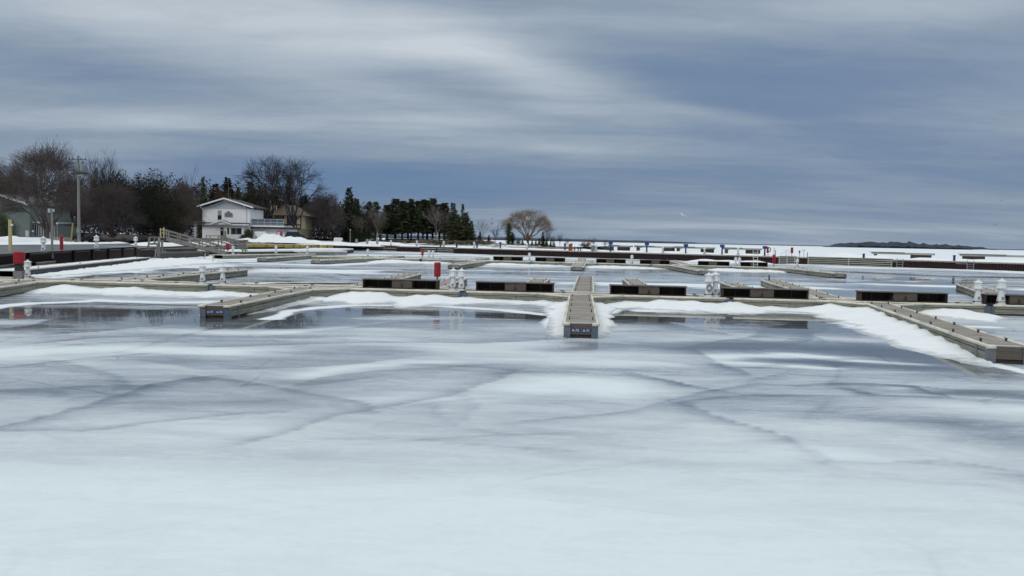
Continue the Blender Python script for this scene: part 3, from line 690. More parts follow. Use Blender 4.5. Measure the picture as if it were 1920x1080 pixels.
for a, b_, l in [(922, 976, 'small dark crate left of the lone pedestal on the second dock'), (1001, 1056, 'small dark crate between the lone pedestal and the far middle pier'), (1116, 1171, 'small olive stained crate right of the far middle pier'), (1198, 1254, 'small dark crate right of the rust stained pedestal'),
                 (1308, 1367, 'small dark crate just left of the twin pedestals'), (1388, 1439, 'small dark crate beneath the white ladder')]:
    p = onB(a)+vb*.7; q_ = onB(b_)+vb*.7
    crate((p.x, p.y, DZ+.006), math.atan2(ub.y, ub.x), (q_-p).length, .62, 1.0, l, GK2, False)
# ------------------------------------------------------------------ lighthouse shaped power pedestals
def pedestal():
    t = thing('power_pedestal')
    MB().lathe([(.28, 0), (.28, .04), (.25, .05), (.135, .80), (.135, .84)], 8, off=.5).build('base', MT['white'], t)
    MB().lathe([(.13, .84), (.135, .89), (.285, .93), (.285, .955), (.235, 1.10), (.235, 1.30)], 8, off=.5).build('lantern', MT['white'], t)
    r = MB().lathe([(.285, 1.30), (.285, 1.325), (.11, 1.41), (.05, 1.44), (.05, 1.50), (.02, 1.52)], 8, off=.5).build('roof', MT['white'], t)
    MB().box(-.06, .06, -.235, -.18, .30, .46).build('outlet', MT['grey'], t)
    q = MB(); q.box(-.25, -.19, -.12, .02, .12, .2); q.box(.19, .25, -.12, -.04, .12, .26); q.build('socket', MT['darkiron'], t)
    MB().lathe([(.252, .17), (.252, .20)], 8, off=.5).build('band', MT['darkiron'], t)
    return t
ped0 = pedestal(); used = [False]
def put_ped(p, label, group, s=1.0, rz=0):
    t = ped0 if not used[0] else copy_tree(ped0); used[0] = True
    t.location = p; t.rotation_euler.z = rz+rnd.uniform(-.15, .15); s *= .91; t.scale = (s, s, s); tag(t, label, 'power pedestal', group); return t
GP = 'white lighthouse shaped power pedestals on the near dock'
for px, off, s, l in [(36, .8, .90, 'white lighthouse pedestal next to the red cabinet at the left edge'), (369, .75, .88, 'left one of the two white pedestals behind the numbered left finger pier'), (408, .7, .90, 'right one of the two white pedestals behind the numbered left finger pier'),
                   (846, .62, .98, 'white pedestal nearer the red box, left of its pair'), (862.5, .5, .98, 'white pedestal overlapping its twin, farther from the red box'), (1331, .55, 1.05, 'white pedestal with a coiled hose hanging on it'),
                   (1345, .9, 1.08, 'white pedestal right behind the one with the coiled hose'), (1843, .6, 1.0, 'white pedestal left of the last steel hinge at the right edge'), (1885, .45, 1.08, 'white pedestal with a dark band, closest to the right edge')]:
    p = onA(px)+va*off; pt = put_ped((p.x, p.y, DZ+.006), l, GP, s)
    if 'coiled hose' in l and 'hanging' in l:
        q = MB(); R_ = .17
        for kk in range(3):
            for i in range(16):
                a, b2 = 2*PI*i/16, 2*PI*(i+1)/16; rr = R_-.025*kk
                q.tube((rr*math.cos(a), 0, rr*math.sin(a)*1.25), (rr*math.cos(b2), 0, rr*math.sin(b2)*1.25), .018, .018, 5)
        q.build('coiled_hose', MT['grey'], pt, loc=(0, -.23, .56), smooth=True)
GP2 = 'white power pedestals on the second dock'
for px, l in [(686, 'small white pedestal on the left part of the second dock'), (801, 'left of the twin white pedestals beside the small red box'), (808.5, 'right of the twin white pedestals beside the small red box'), (990, 'lone white pedestal left of the far middle pier'), (1183, 'white pedestal with a rust stained foot right of the far middle pier'),
              (1378.5, 'left of the twin white pedestals close to the white ladder'), (1385.5, 'right of the twin white pedestals close to the white ladder'), (1494.5, 'white pedestal at the right end of the second walkway')]:
    p = onB(px)+vb*.7; put_ped((p.x, p.y, DZ+.006), l, GP2, .95)
p = P(517.5, 474.8, DZ); put_ped((p.x, p.y, DZ+.004), 'white pedestal at the middle of the gangway dock', 'white pedestals on the gangway dock', 1.0)
p = P(576.5, 475.2, DZ); put_ped((p.x, p.y, DZ+.004), 'white pedestal at the right end of the gangway dock', 'white pedestals on the gangway dock', 1.0)
p = P(437, 476.2, DZ); put_ped((p.x, p.y, DZ+.004), 'white pedestal beside the foot of the gangway', 'white pedestals on the gangway dock', .95)
p = onA(1183)
# red cabinets
def red_cab(p, h, w_, bh, label, group, post=None):
    """box of height bh on a post, total height h"""
    t = thing('safety_cabinet', p, 0, label, 'safety cabinet', group)
    MB().tube((0, 0, 0), (0, 0, h-bh+.02), .055, .055, 8).build('post', MT['grey'], t)
    q = MB(); q.lathe([(w_*.44, 0), (w_*.5, .03), (w_*.5, bh-.06), (w_*.46, bh-.02), (w_*.40, bh)], 12); q.build('cabinet', MT['red'], t, loc=(0, 0, h-bh))
    return t
GR = 'red safety cabinets on posts'
p = onA(809)+va*1.7; red_cab((p.x, p.y, DZ), 1.62, .40, .88, 'red safety cabinet on a post behind the dark crate, left of the paired pedestals', GR)
p = onB(788)+vb*.9; red_cab((p.x, p.y, DZ), 1.35, .38, .85, 'small red safety cabinet on the second dock beside twin pedestals', GR)
p = onB(1450.5)+vb*.7; rc = red_cab((p.x, p.y, DZ), 1.75, .42, 1.2, 'tall faded red cabinet with a thin rod on top, near the white ladder', GR)
MB().tube((0, .1, 0), (0, .1, 2.7), .035, .03, 6).build('rod', MT['dkgrey_wood'], rc)
p = P(427, 477.5, DZ); red_cab((p.x, p.y, DZ), 1.7, .5, 1.0, 'dark red cabinet at the foot of the gangway', GR)
t = thing('safety_cabinet', (*(onA(18)+va*.9).xy, DZ), 0, 'red cabinet standing over a grey box at the left edge', 'safety cabinet', GR)
MB().box(-.28, .28, -.2, .2, .0, .5).build('grey_box', MT['grey'], t); MB().lathe([(.30, 0), (.33, .03), (.33, .72), (.25, .78)], 12).build('cabinet', MT['red'], t, loc=(0, 0, .95), smooth=False)
MB().box(-.24, .24, -.12, .12, .505, .95).build('bracket', MT['darkiron'], t)
# ladder leaning up from the second dock
t = thing('ladder', (*(onB(1416)+vb*.5).xy, DZ), 0, 'white aluminium ladder standing on the second dock against the dark wall', 'ladder')
for s in (-1, 1): MB().bar((s*.28, 0, 0), (s*.33, .35, 2.3), .05, .05).build('rail', MT['white'], t)
for i in range(6): MB().bar((-.29, .05+.05*i, .3+.34*i), (.29, .05+.05*i, .3+.34*i), .04, .04).build('rung', MT['white'], t)
# post on the far tip and on the walkway
p = P(1442, 526, DZ); MB().box(-.06, .06, -.06, .06, 0, .5).build('mooring_post', MT['dkgrey_wood'], loc=p)
tag(bpy.context.scene.collection.objects[-1], 'short grey post on the tip of a far side finger pier', 'post')
# ------------------------------------------------------------------ snow banks
def bank(name, pts, side, label, seed):
    """pts: list of (world xy along the edge, height, reach); side = unit vector away from the dock face"""
    q = MB(); S = []; n = len(pts)
    cum = [0]
    for i in range(1, n): cum.append(cum[-1]+(pts[i][0]-pts[i-1][0]).xy.length)
    L = cum[-1]; ns = max(8, int(L/.16)); T = 16
    for i in range(ns+1):
        s = L*i/ns; k = max(j for j in range(n) if cum[j] <= s+1e-6); k = min(k, n-2)
        f = (s-cum[k])/max(1e-6, cum[k+1]-cum[k]); f = f*f*(3-2*f)
        p = pts[k][0].lerp(pts[k+1][0], (s-cum[k])/max(1e-6, cum[k+1]-cum[k])); h = pts[k][1]*(1-f)+pts[k+1][1]*f; w_ = pts[k][2]*(1-f)+pts[k+1][2]*f
        sx = np.array([s]); w_ *= 1+(float(fbm(sx*.7, sx*0+seed, 3, 4)[0])-.5)*.7; h *= 1+(float(fbm(sx*.9, sx*0+seed, 13, 4)[0])-.5)*.35
        end = min(1, min(s, L-s)/.8); h *= end; w_ *= .3+.7*end
        w_ *= .85; row = []
        for j in range(T+1):
            t_ = j/T; a = t_*w_
            prof = (1-t_)**1.25 if t_ > .0 else 1
            shelf = .25*math.exp(-((t_-.55)/.18)**2)
            z = h*(prof*.85+shelf*.22+.08*(1-t_))
            nz = float(vnoise(np.array([s*1.6]), np.array([a*1.6+seed]), 7)[0])-.5
            z += nz*.14*min(1, h*3)*(1-t_)+(float(vnoise(np.array([s*4.5]), np.array([a*5+seed]), 17)[0])-.5)*.05*(1-t_)
            if t_ > .9: z -= .06*(t_-.9)*10
            pp = p+side*(a-.05); q.v.append((pp.x, pp.y, z))
    for i in range(ns):
        for j in range(T):
            b = i*(T+1)+j; q.f.append((b, b+1, b+T+2, b+T+1))
    o = q.build(name, MT['snow'], smooth=True); tag(o, label, kind='structure'); return o
def bA(lst, name, label, seed): bank(name, [(Vector((*(onA(x)).xy, 0)), h, w_) for x, h, w_ in lst], -va, label, seed)
bA([(-80,.1,1.5),(60,.12,2.5),(120,.33,5.0),(180,.2,5),(240,.30,5.5),(300,.14,5),(375,.12,4.5),(420,.24,4),(470,.12,3),(548,.06,2)], 'snow_bank', 'snow bank along the left walkway', 1)
bA([(604,.05,2),(650,.34,4.5),(700,.42,6),(750,.14,4),(800,.33,7),(850,.2,5.5),(885,.30,3.5),(940,.12,2.5),(990,.12,2.2),(1030,.26,3.2),(1064,.36,4)], 'snow_bank', 'snow bank left of the middle pier', 2)
bA([(1112,.3,3.6),(1140,.26,2.6),(1190,.28,3.2),(1250,.36,3.6),(1310,.40,5.0),(1345,.26,5),(1390,.36,4),(1430,.18,3.5),(1490,.12,2.6),(1545,.34,4),(1590,.42,5.5),(1620,.4,6)], 'snow_bank', 'snow bank right of the middle pier', 3)
bA([(1676,.1,1),(1720,.2,3),(1800,.34,6),(1850,.16,4),(1880,.02,1)], 'snow_bank', 'snow bank behind the right finger pier', 4)
def bank2(e, r, sidesign, lst, label, seed, off=.6):
    e = Vector((e.x, e.y, 0)); r = Vector((r.x, r.y, 0)); d = (r-e).normalized(); nrm = Vector((-d.y, d.x, 0))*sidesign
    bank('snow_bank', [(e.lerp(r, f)+nrm*off, h, w_) for f, h, w_ in lst], nrm, label, seed)
E1, R1 = P(403, 573.5, DZ), onA(582); E2, R2 = P(1089.5, 606.5, DZ), onA(1089); E3, R3 = P(1893, 650, DZ), onA(1640)
bank2(E1, R1, -1, [(0.12,.02,.3),(.4,.06,.7),(.7,.10,1.2),(.95,.2,2)], 'thin snow edge along the left finger pier', 5)
bank2(E2, R2, 1, [(-.02,.03,.6),(.1,.10,1.0),(.35,.18,1.3),(.6,.30,1.4),(1.0,.42,2)], 'snow drift on the left side of the middle pier', 6)
bank2(E2, R2, -1, [(-.02,.03,.5),(.1,.12,.9),(.35,.2,1.2),(.6,.28,1.3),(1.0,.40,2)], 'snow drift on the right side of the middle pier', 7)
bank2(E3, R3, 1, [(-.05,.05,1.2),(.05,.10,1.6),(.2,.26,2.4),(.35,.32,2.8),(.55,.36,3.0),(.75,.42,3.4),(.97,.42,4.5)], 'broad snow bank along the right finger pier', 8)
def bB(lst, label, seed): bank('snow_bank', [(Vector((*(onB(x)).xy, 0)), h, w_) for x, h, w_ in lst], -vb, label, seed)
bB([(700,.2,7),(730,.4,12),(780,.2,8),(815,.25,8),(850,.1,4)], 'snow at the foot of the second walkway, left', 9)
bB([(905,.25,8),(940,.35,8),(980,.2,5),(1060,.15,4),(1100,.25,8),(1150,.3,7),(1200,.2,6),(1260,.1,4)], 'snow at the foot of the second walkway, middle', 10)
bB([(1320,.1,5),(1350,.3,9),(1400,.2,8),(1450,.3,7),(1480,.1,4)], 'snow at the foot of the second walkway, right', 11)
q0 = [P(60, 506, 0), P(130, 500, 0), P(200, 490.5, 0), P(278, 483.5, 0)]
bank('snow_bank', [(q0[0]+nn*2.3, .1, 3), (q0[1]+nn*3, .55, 7), (q0[2]+nn*3, .5, 8), (q0[3]+nn*3, .5, 10)], nn, 'snow piled between the low float and the left quay', 12)
bank('snow_bank', [(P(40, 520, 0), .1, 2), (P(120, 511, 0), .16, 4), (P(200, 502, 0), .2, 7), (P(285, 492, 0), .35, 10), (P(330, 487, 0), .3, 8)], -nn, 'snow in front of the low left float', 14)
bank('snow_bank', [(P(330, 487, 0), .2, 5), (P(400, 484, 0), .35, 8), (P(480, 482.5, 0), .3, 6)], Vector((0, -1, 0)), 'snow below the gangway', 15)
# ------------------------------------------------------------------ land
QT = 1.45
shore = [P(-400, 510, QT), P(-60, 481.5, QT), P(21, 476, QT), P(262, 464.6, QT), P(300, 463.6, QT), P(460, 459.0, QT), P(630, 459.2, QT), WA+wn_*7, WA+(WB-WA)*.1+wn_*7, WA+(WB-WA)*.32+wn_*7]
back = [Vector((-300, 120, 0)), Vector((-260, 200, 0)), Vector((-240, 260, 0)), Vector((-210, 400, 0)), Vector((-190, 430, 0)), Vector((-140, 440, 0)), Vector((-90, 420, 0)), Vector((-62, 345, 0)), Vector((0, 335, 0)), Vector((28, 225, 0))]
ctrl = [(s.x, s.y, QT) for s in shore for _ in (0, 1)]
for px, D, z in [(95, 150, 1.6), (200, 150, 1.6), (40, 175, 2.2), (400, 190, 2.2), (420, 205, 2.55), (520, 205, 2.5), (560, 225, 2.7), (300, 200, 2.6), (620, 235, 2.5), (700, 238, 2.5), (780, 275, 2.9), (860, 270, 2.7), (930, 262, 2.3), (990, 270, 2.4), (1040, 262, 1.9), (1100, 245, 1.6), (1130, 235, 1.5)]:
    v = PD(px, 440, D); ctrl.append((v.x, v.y, z))
for b_ in back: ctrl.append((b_.x, b_.y, 2.4))
def zland(x, y):
    sw = sz = 0
    for cx, cy, cz in ctrl:
        d2 = (cx-x)**2+(cy-y)**2+4; w_ = 1/(d2*d2); sw += w_; sz += w_*cz
    return sz/sw
def LAND(px, D):
    v = PD(px, 440, D); return Vector((v.x, v.y, zland(v.x, v.y)))
q = MB(); NS, NTt = 12, 40; rows = []
for k in range(len(shore)-1):
    for i in range(NS+(k == len(shore)-2)):
        f = i/NS; a = shore[k].lerp(shore[k+1], f); b_ = back[k].lerp(back[k+1], f)
        r = []
        for j in range(NTt+1):
            g = (j/NTt)**1.6; x, y = a.x+(b_.x-a.x)*g, a.y+(b_.y-a.y)*g
            z = zland(x, y)+(float(fbm(np.array([x*.12]), np.array([y*.12]), 55, 3)[0])-.5)*.35*min(1, g*12)
            if j == 0: z = QT
            if g > .93: z *= max(0, (1-g)/.07); z -= .3*(g-.93)/.07
            r.append(len(q.v)); q.v.append((x, y, z))
        rows.append(r)
for a, b_ in zip(rows[:-1], rows[1:]):
    for j in range(NTt): q.f.append((a[j], b[j] if False else b_[j], b_[j+1], a[j+1]))
def landmat():
    m, t, b = newmat('snowy_ground')
    p = t('ShaderNodeNewGeometry').outputs['Position']
    n = t.noise(p, .06, 6, .62); n2 = t.noise(p, .9, 6, .7)
    g = t.mix(n2, (.05, .045, .035, 1), (.15, .12, .08, 1))
    s = t.mix(n2, (.62, .66, .72, 1), (.84, .86, .90, 1))
    f = t.ramp(t.m('ADD', n, t.m('MULTIPLY_ADD', n2, .25, -.12)), [(.46, 0.), (.52, 1.)])
    put(t, b.inputs['Base Color'], t.mix(f, s, g)); b.inputs['Roughness'].default_value = .9
    return m
MT['land'] = landmat()
tag(q.build('ground', MT['land'], smooth=True), 'snow covered shore with bare patches', kind='structure')
# parking surface by the left quay
def sheet(name, poly, dz, mat, label, n=10):
    q = MB(); a, b_, c, d = poly
    for i in range(n+1):
        for j in range(n+1):
            u, v = i/n, j/n; p = a.lerp(b_, u).lerp(d.lerp(c, u), v); q.v.append((p.x, p.y, zland(p.x, p.y)+dz))
    for i in range(n):
        for j in range(n): k = i*(n+1)+j; q.f.append((k, k+n+1, k+n+2, k+1))
    return tag(q.build(name, mat, smooth=True), label, kind='structure')
MT['asphalt'] = simple('wet_asphalt', (.062, .072, .088), .45, .3, .25, dirt=(.30, .33, .37), dscale=.12, world=True, dth=(.56, .7))
sheet('parking_lot', [P(-300, 500, QT), P(258, 465.2, QT), P(258, 459.8, QT), P(-160, 463, QT)], .20, MT['asphalt'], 'wet asphalt lot behind the left quay')
sheet('road', [P(440, 456.6, 1.6), P(640, 456.6, 1.6), P(600, 453.5, 2.0), P(425, 453.5, 2.0)], .28, MT['asphalt'], 'wet asphalt in front of the white house')
def floor_sheet(px0, px1, D0, D1):
    q = MB(); n = 40
    for i in range(n+1):
        for j in range(9):
            p = LAND(px0+(px1-px0)*i/n, D0+(D1-D0)*j/8); q.v.append((p.x, p.y, p.z+.5))
    for i in range(n):
        for j in range(8): k = i*9+j; q.f.append((k, k+9, k+10, k+1))
    return tag(q.build('forest_floor', simple('leaf_litter', (.035, .027, .02), .95, .4, .4, world=True), smooth=True), 'dark leaf strewn floor of the wood', kind='structure')
floor_sheet(-260, 164, 184, 335); floor_sheet(164, 352, 158, 335); floor_sheet(352, 652, 232, 335); floor_sheet(722, 900, 252, 290)
# ------------------------------------------------------------------ quay walls
def wall(name, pts, z0, z1, mat, label, cat, corr=0, capw=1.0, capmat=None, group=None, capt=.22):
    """sheet pile or plank wall along world points; face towards the camera side (right of travel)"""
    o0 = pts[0]; t = thing(name, (o0.x, o0.y, 0), 0, label, cat, group); q = MB(); c = MB()
    for a, b_ in zip(pts[:-1], pts[1:]):
        d = (b_-a); L = d.xy.length; d = Vector((d.x, d.y, 0)).normalized(); n = Vector((d.y, -d.x, 0)); A = Vector((a.x-o0.x, a.y-o0.y, 0))
        if corr:
            k = int(L/.45); b0 = len(q.v)
            for i in range(k*4+1):
                ph = i % 4; off = corr if ph in (1, 2) else 0
                p = A+d*(L*i/(k*4))+n*off
                q.v += [(p.x, p.y, z0), (p.x, p.y, z1)]
            for i in range(k*4): q.f.append((b0+2*i, b0+2*i+2, b0+2*i+3, b0+2*i+1))
        else:
            p, r = A, A+d*L
            q.bar((p.x, p.y, (z0+z1)/2), (r.x, r.y, (z0+z1)/2), .3, z1-z0)
        p, r = A-n*(capw/2-.12-corr), A+d*L-n*(capw/2-.12-corr)
        c.bar((p.x, p.y, z1+capt/2), (r.x, r.y, z1+capt/2), capw, capt)
    q.build('piling', mat, t); c.build('cap', capmat or MT['concrete'], t)
    return t
def WL(px):   # point of the pier wall line under a photo column
    d = ray(px, 540); s = (WA.x*d.y-WA.y*d.x)/(wd.y*d.x-wd.x*d.y); return WA+wd*s
SP = 'rust red sheet pile sections of the breakwater wall'
for a, b_, l in [(745, 786, 'short dark red sheet pile section behind the small red box'), (852, 1459, 'long dark red sheet pile wall across the middle behind the second dock'), (1490, 1513, 'narrow dark sheet pile section between the pale timber fenders'), (1671, 2150, 'dark red sheet pile wall running off the right edge')]:
    wall('sheet_pile_wall', [WL(a), WL(b_)], -.3, QT-.22, MT['rust'], l, 'quay wall', corr=.22, capw=1.1, group=SP)
def fender(a, b_, label, mat, rows_, group, dark):
    p, r = WL(a), WL(b_); L = (r-p).xy.length; t = thing('timber_fender_wall', (p.x, p.y, 0), math.atan2(wd.y, wd.x), label, 'timber wall', group)
    MB().box(0, L, .15, .45, -.3, QT-.02).build('backing', dark, t)
    q = MB(); zz = .12
    for i in range(rows_): q.box(.03, L-.03, -.08, .146, zz, zz+(.16 if rows_ > 3 else .1)); zz += (QT-.1)/rows_
    q.build('plank_rows', mat, t)
    n = max(2, int(L/5))
    for i in range(n+1): MB().box(L*i/n-.11, L*i/n+.11, -.26, -.085, -.2, QT+.05).build('post', mat if rows_ > 3 else dark, t)
    MB().box(0, L, -.1, 1.0, QT, QT+.12).build('cap', MT['concrete'], t)
FG = 'timber faced sections of the breakwater wall'
fender(662, 744, 'dark timber section with two pale rails left of the short red sheet piles', MT['ltgrey'], 2, FG, MT['dark'])
fender(787, 851, 'dark timber section with pale rails just right of the small red box', MT['ltgrey'], 3, FG, MT['dark'])
fender(1460, 1489, 'short pale timber section with plank rows beside the tall red cabinet', MT['pale_wood'], 4, FG, MT['dark'])
fender(1514, 1670, 'long pale timber section of plank rows on the right of the breakwater', MT['pale_wood'], 4, FG, MT['dark'])
# pier deck and its snow
def slab(name, a, b_, w0, w1, z0, z1, mat, label):
    q = MB(); 
    pts = [a+wn_*w0, b_+wn_*w0, b_+wn_*w1, a+wn_*w1]; q.prism([(p.x, p.y) for p in pts], z0, z1)
    return tag(q.build(name, mat), label, kind='structure')
slab('pier_ground', WA+wd*-2, WBX+wd*20, .4, 7.6, -.4, QT-.03, MT['concrete'], 'top of the breakwater pier')
def ridge(name, a, b_, d0, width, h, z, label, seed, mat=None, dirv=None, nrm=None, rough=1.0):
    q = MB(); L = (b_-a).xy.length; d = Vector(((b_-a).x, (b_-a).y, 0)).normalized(); nv = nrm or Vector((-d.y, d.x, 0)); ns = max(6, int(L/.7)); T = 10
    for i in range(ns+1):
        s = L*i/ns; hh = h*(.35+1.3*float(fbm(np.array([s*.12]), np.array([seed*3.1]), 8, 4)[0])**1.3*rough); e = min(1, min(s, L-s)/3.0); hh *= e
        for j in range(T+1):
            u = j/T; p = a+d*s+nv*(d0+u*width)
            zz = z-.08+(hh+.08)*math.sin(PI*u)**.8*(1+.3*(float(vnoise(np.array([s*.8]), np.array([u*3+seed]), 4)[0])-.5))
            q.v.append((p.x, p.y, zz))
    for i in range(ns):
        for j in range(T): k = i*(T+1)+j; q.f.append((k, k+T+1, k+T+2, k+1))
    return tag(q.build(name, mat or MT['snow'], smooth=True), label, kind='structure')
ridge('snow_bank', WL(900), WL(1440), 1.6, 5.6, .42, QT, 'snow along the middle of the breakwater pier', 1)
ridge('snow_bank', WL(1425), WL(1540), 1.2, 6.2, .30, QT, 'snow near the red posts on the pier', 2)
ridge('snow_bank', WL(1530), WL(1680), .9, 6.2, .85, QT, 'ploughed snow behind the pale timber wall', 3)
ridge('snow_bank', WL(1680), WL(2150), 1.0, 6.5, .55, QT, 'snow along the right part of the pier', 4)
ridge('snow_bank', WL(640), WL(900), 2.6, 5.0, .35, QT, 'snow behind the left part of the sheet piles', 5)
ridge('snow_bank', WL(1300), WL(1460), -7.5, 7.6, .62, 0, 'high drift on the ice against the sheet pile wall', 6)
ridge('snow_bank', WL(1460), WL(2150), -3.5, 3.6, .12, 0, 'drift on the ice along the right part of the wall', 7)
ridge('snow_bank', WL(650), WL(1300), -3.0, 3.1, .07, 0, 'thin drift on the ice along the sheet piles', 8)
ridge('snow_bank', WL(1100), WL(2150), 8, 9, .9, 0, 'drift on the lake side of the pier', 9)
# left quay
wall('quay_wall', [P(-400, 510, QT), P(-60, 481.5, QT), P(21, 476, QT), P(262, 464.6, QT)], -.3, QT-.16, MT['rust2'], 'brown timber faced quay wall along the parking area at left', 'quay wall', 0, .8, MT['grey_wood'], capt=.16)
a_, b_ = P(21, 476, QT), P(262, 464.6, QT); dq = (b_-a_).normalized(); nq = Vector((dq.y, -dq.x, 0))
LQ = (b_-a_).xy.length
for i in range(7):
    p = a_+dq*(LQ*(i+.5)/7)+nq*.3; o = MB().box(-.2, .2, -.12, .12, -.2, QT+.05).build('fender_pile', MT['dark'], loc=(p.x, p.y, 0), rz=math.atan2(dq.y, dq.x)); tag(o, 'dark fender pile on the face of the left brown quay', 'pile', 'dark piles along the left quay')
# bulkhead behind the gangway, dark wall and yellow curb in front of the house
tw = thing('bulkhead', P(300, 470, 0), 0, 'low weathered timber bulkhead of upright planks under the gangway', 'bulkhead')
a_, b_ = P(300, 479, .6), P(392, 476.5, .6); dq = (b_-a_).normalized(); LQ = (b_-a_).xy.length; o_ = tw.location
q = MB(); k = int(LQ/.26)
for i in range(k):
    p = a_+dq*(i*.26)-o_; q.box(p.x-.1, p.x+.1, p.y-.06, p.y+.06, -.2, 1.05+rnd.uniform(-.12, .12))
q.build('upright_plank', MT['dkgrey_wood'], tw)
q = MB(); p, r = a_-o_+Vector((0, -.1, 0)), b_-o_+Vector((0, -.1, 0)); q.bar((p.x, p.y, .95), (r.x, r.y, .95), .12, .16); q.build('wale', MT['grey_wood'], tw)
fillp = [P(262, 464.6, QT), P(300, 466.5, 1.2), P(392, 464.5, 1.2), P(462, 461.0, QT)]
wall('quay_wall', fillp, -.3, 1.1, MT['dark'], 'dark quay face behind the gangway and bulkhead', 'quay wall', 0, 1.2, MT['grey_wood'], capt=.2)
wall('quay_wall', [P(452, 470.6, .9), P(556, 469.6, .9), P(640, 468.5, .9), P(662, 466.5, .9)], -.3, .72, MT['dark'], 'low dark wall with a snowy ledge below the yellow curb', 'quay wall', 0, 9.0, MT['snow'], capt=.24)
wall('quay_wall', [P(560, 471, .8), P(650, 470.5, .8)], .0, .62, MT['grey_wood'], 'grey timber float with snow on top below the right part of the yellow curb', 'quay wall', 0, 3.0, MT['snow'], capt=.2)
wall('quay_wall', [P(626, 459.8, QT), WL(662)], -.3, QT-.2, MT['dark'], 'dark timber quay corner between the yellow curb and the breakwater', 'quay wall', 0, 1.5, MT['dkgrey_wood'], capt=.2)
for k, (x0, x1, yy) in enumerate([(463, 536, 463.7), (537, 563, 464.6), (566, 600, 464.6), (602, 625, 465)]):
    a_, b_ = P(x0, yy, .95), P(x1, yy, .95); L = (b_-a_).xy.length
    t = thing('yellow_beam', (a_.x, a_.y, .96), math.atan2((b_-a_).y, (b_-a_).x), ['longest yellow quay beam, at left below the white house', 'short yellow beam framed by two dark gaps', 'yellow quay beam below the snow pile, right of the dark gaps', 'rightmost yellow quay beam ending at the dark corner'][k], 'beam', 'yellow beams along the quay edge')
    MB().box(0, L, 0, .35, 0, .62).build('beam', MT['yellow'], t); q = MB(); q.box(.2, L-.2, .03, .33, .62, .72); q.build('snow_cap', MT['snow'], t)
    MB().box(L*.48, L*.48+.3, -.06, -.001, .1, .5).build('bolt_plate', MT['darkiron'], t)
# snow heaps on the land
def heap(px, D, wm, dm, h, label, seed, n=26):
    c = LAND(px, D); q = MB()
    for i in range(n+1):
        for j in range(n+1):
            u, v = i/n*2-1, j/n*2-1; r = math.hypot(u, v)
            f = max(0, 1-r*r)**1.2; nz = float(fbm(np.array([u*2.2+seed*5]), np.array([v*1.6+seed]), 12, 4)[0])
            q.v.append((u*wm/2, v*dm/2, -.35+(h+.35)*f*(.35+1.3*nz)))
    for i in range(n):
        for j in range(n): k = i*(n+1)+j; q.f.append((k, k+n+1, k+n+2, k+1))
    o = q.build('snow_bank', MT['snow'], loc=c, smooth=True); tag(o, label, kind='structure')
heap(512, 200, 10, 7, 1.45, 'high ploughed snow heap in front of the balcony', 1); heap(545, 198, 12, 7, 1.1, 'snow heap right of the high one', 2); heap(575, 199, 12, 7, .5, 'low end of the snow heap', 3); heap(620, 208, 22, 8, .6, 'snow by the white tank', 4)
heap(480, 197, 14, 6, .5, 'snow behind the yellow beam', 5); heap(700, 226, 30, 6, .8, 'snow by the pier root', 6)
def sbank(p0, p1, w_, h, lab, sd): ridge('snow_bank', p0, p1, 0, w_, h, max(zland(p0.x, p0.y), 1.4)+.1, lab, sd)
sbank(P(-160, 461.5, 1.6), P(262, 457.6, 1.6), 5, .55, 'snow strip behind the parking area', 11)
sbank(P(-80, 454, 1.9), P(150, 452.5, 1.9), 6, .9, 'second snow strip below the green building', 12)
sbank(P(300, 461, 1.6), P(460, 456.5, 1.6), 6, .5, 'snow behind the gangway', 13)
# ------------------------------------------------------------------ far shore and island
def hills(name, samples, y_of, D, thick, mat, label, rough, step=22, seed=3, hz=None, fine=0):
    """samples: (px, height in px at that column)"""
    q = MB(); pts = []
    for (x0, h0), (x1, h1) in zip(samples[:-1], samples[1:]):
        Dm = D+thick*.5; a, b_ = PD(x0, 450, Dm), PD(x1, 450, Dm); n = max(1, int(abs(b_.x-a.x)/step))
        for i in range(n): f = i/n; pts.append((a.x+(b_.x-a.x)*f, (h0+(h1-h0)*f)*Dm/F))
    T = 6
    for i, (x, h) in enumerate(pts):
        jag = rnd.uniform(-1, 1)*(.10 if D < 5000 else .02)
        for j in range(T+1):
            u = j/T; yy = D+u*thick
            r = 1+(float(fbm(np.array([x/(60.0 if D > 5000 else 16.0)]), np.array([u*4+seed]), 6, 5)[0])-.5)*rough+jag
            q.v.append((x, yy, -1+(h*r+1)*math.sin(PI*min(1, u*.98+.02))**.35))
    for i in range(len(pts)-1):
        for j in range(T): k = i*(T+1)+j; q.f.append((k, k+T+1, k+T+2, k+1))
    return tag(q.build(name, mat), label, kind='structure')
MT['farhill'] = simple('far_wooded_shore', (.012, .017, .022), .95, .3, .02)
hills('hills', [(500, 4), (640, 5.5), (800, 5.6), (950, 5.6), (1020, 5.0), (1090, 4.6), (1200, 4.4), (1290, 3.2), (1312, .8)], None, 7500, 900, MT['farhill'], 'long wooded headland on the far shore', .25, 45)
hills('hills', [(1290, 1.1), (1400, 1.6), (1500, 1.5), (1700, 1.3), (1960, 1.8), (2300, 2)], None, 9500, 900, MT['farhill'], 'faint far shore on the right horizon', .3, 60, 9)
hills('island', [(1556, .6), (1570, 4), (1590, 8), (1640, 9.5), (1700, 9.5), (1730, 8.0), (1770, 7.2), (1800, 6), (1820, 5.5), (1836, 2.5), (1848, .5)], None, 3600, 260, MT['farhill'], 'wooded island on the right horizon', 1.3, 3.5, 5)
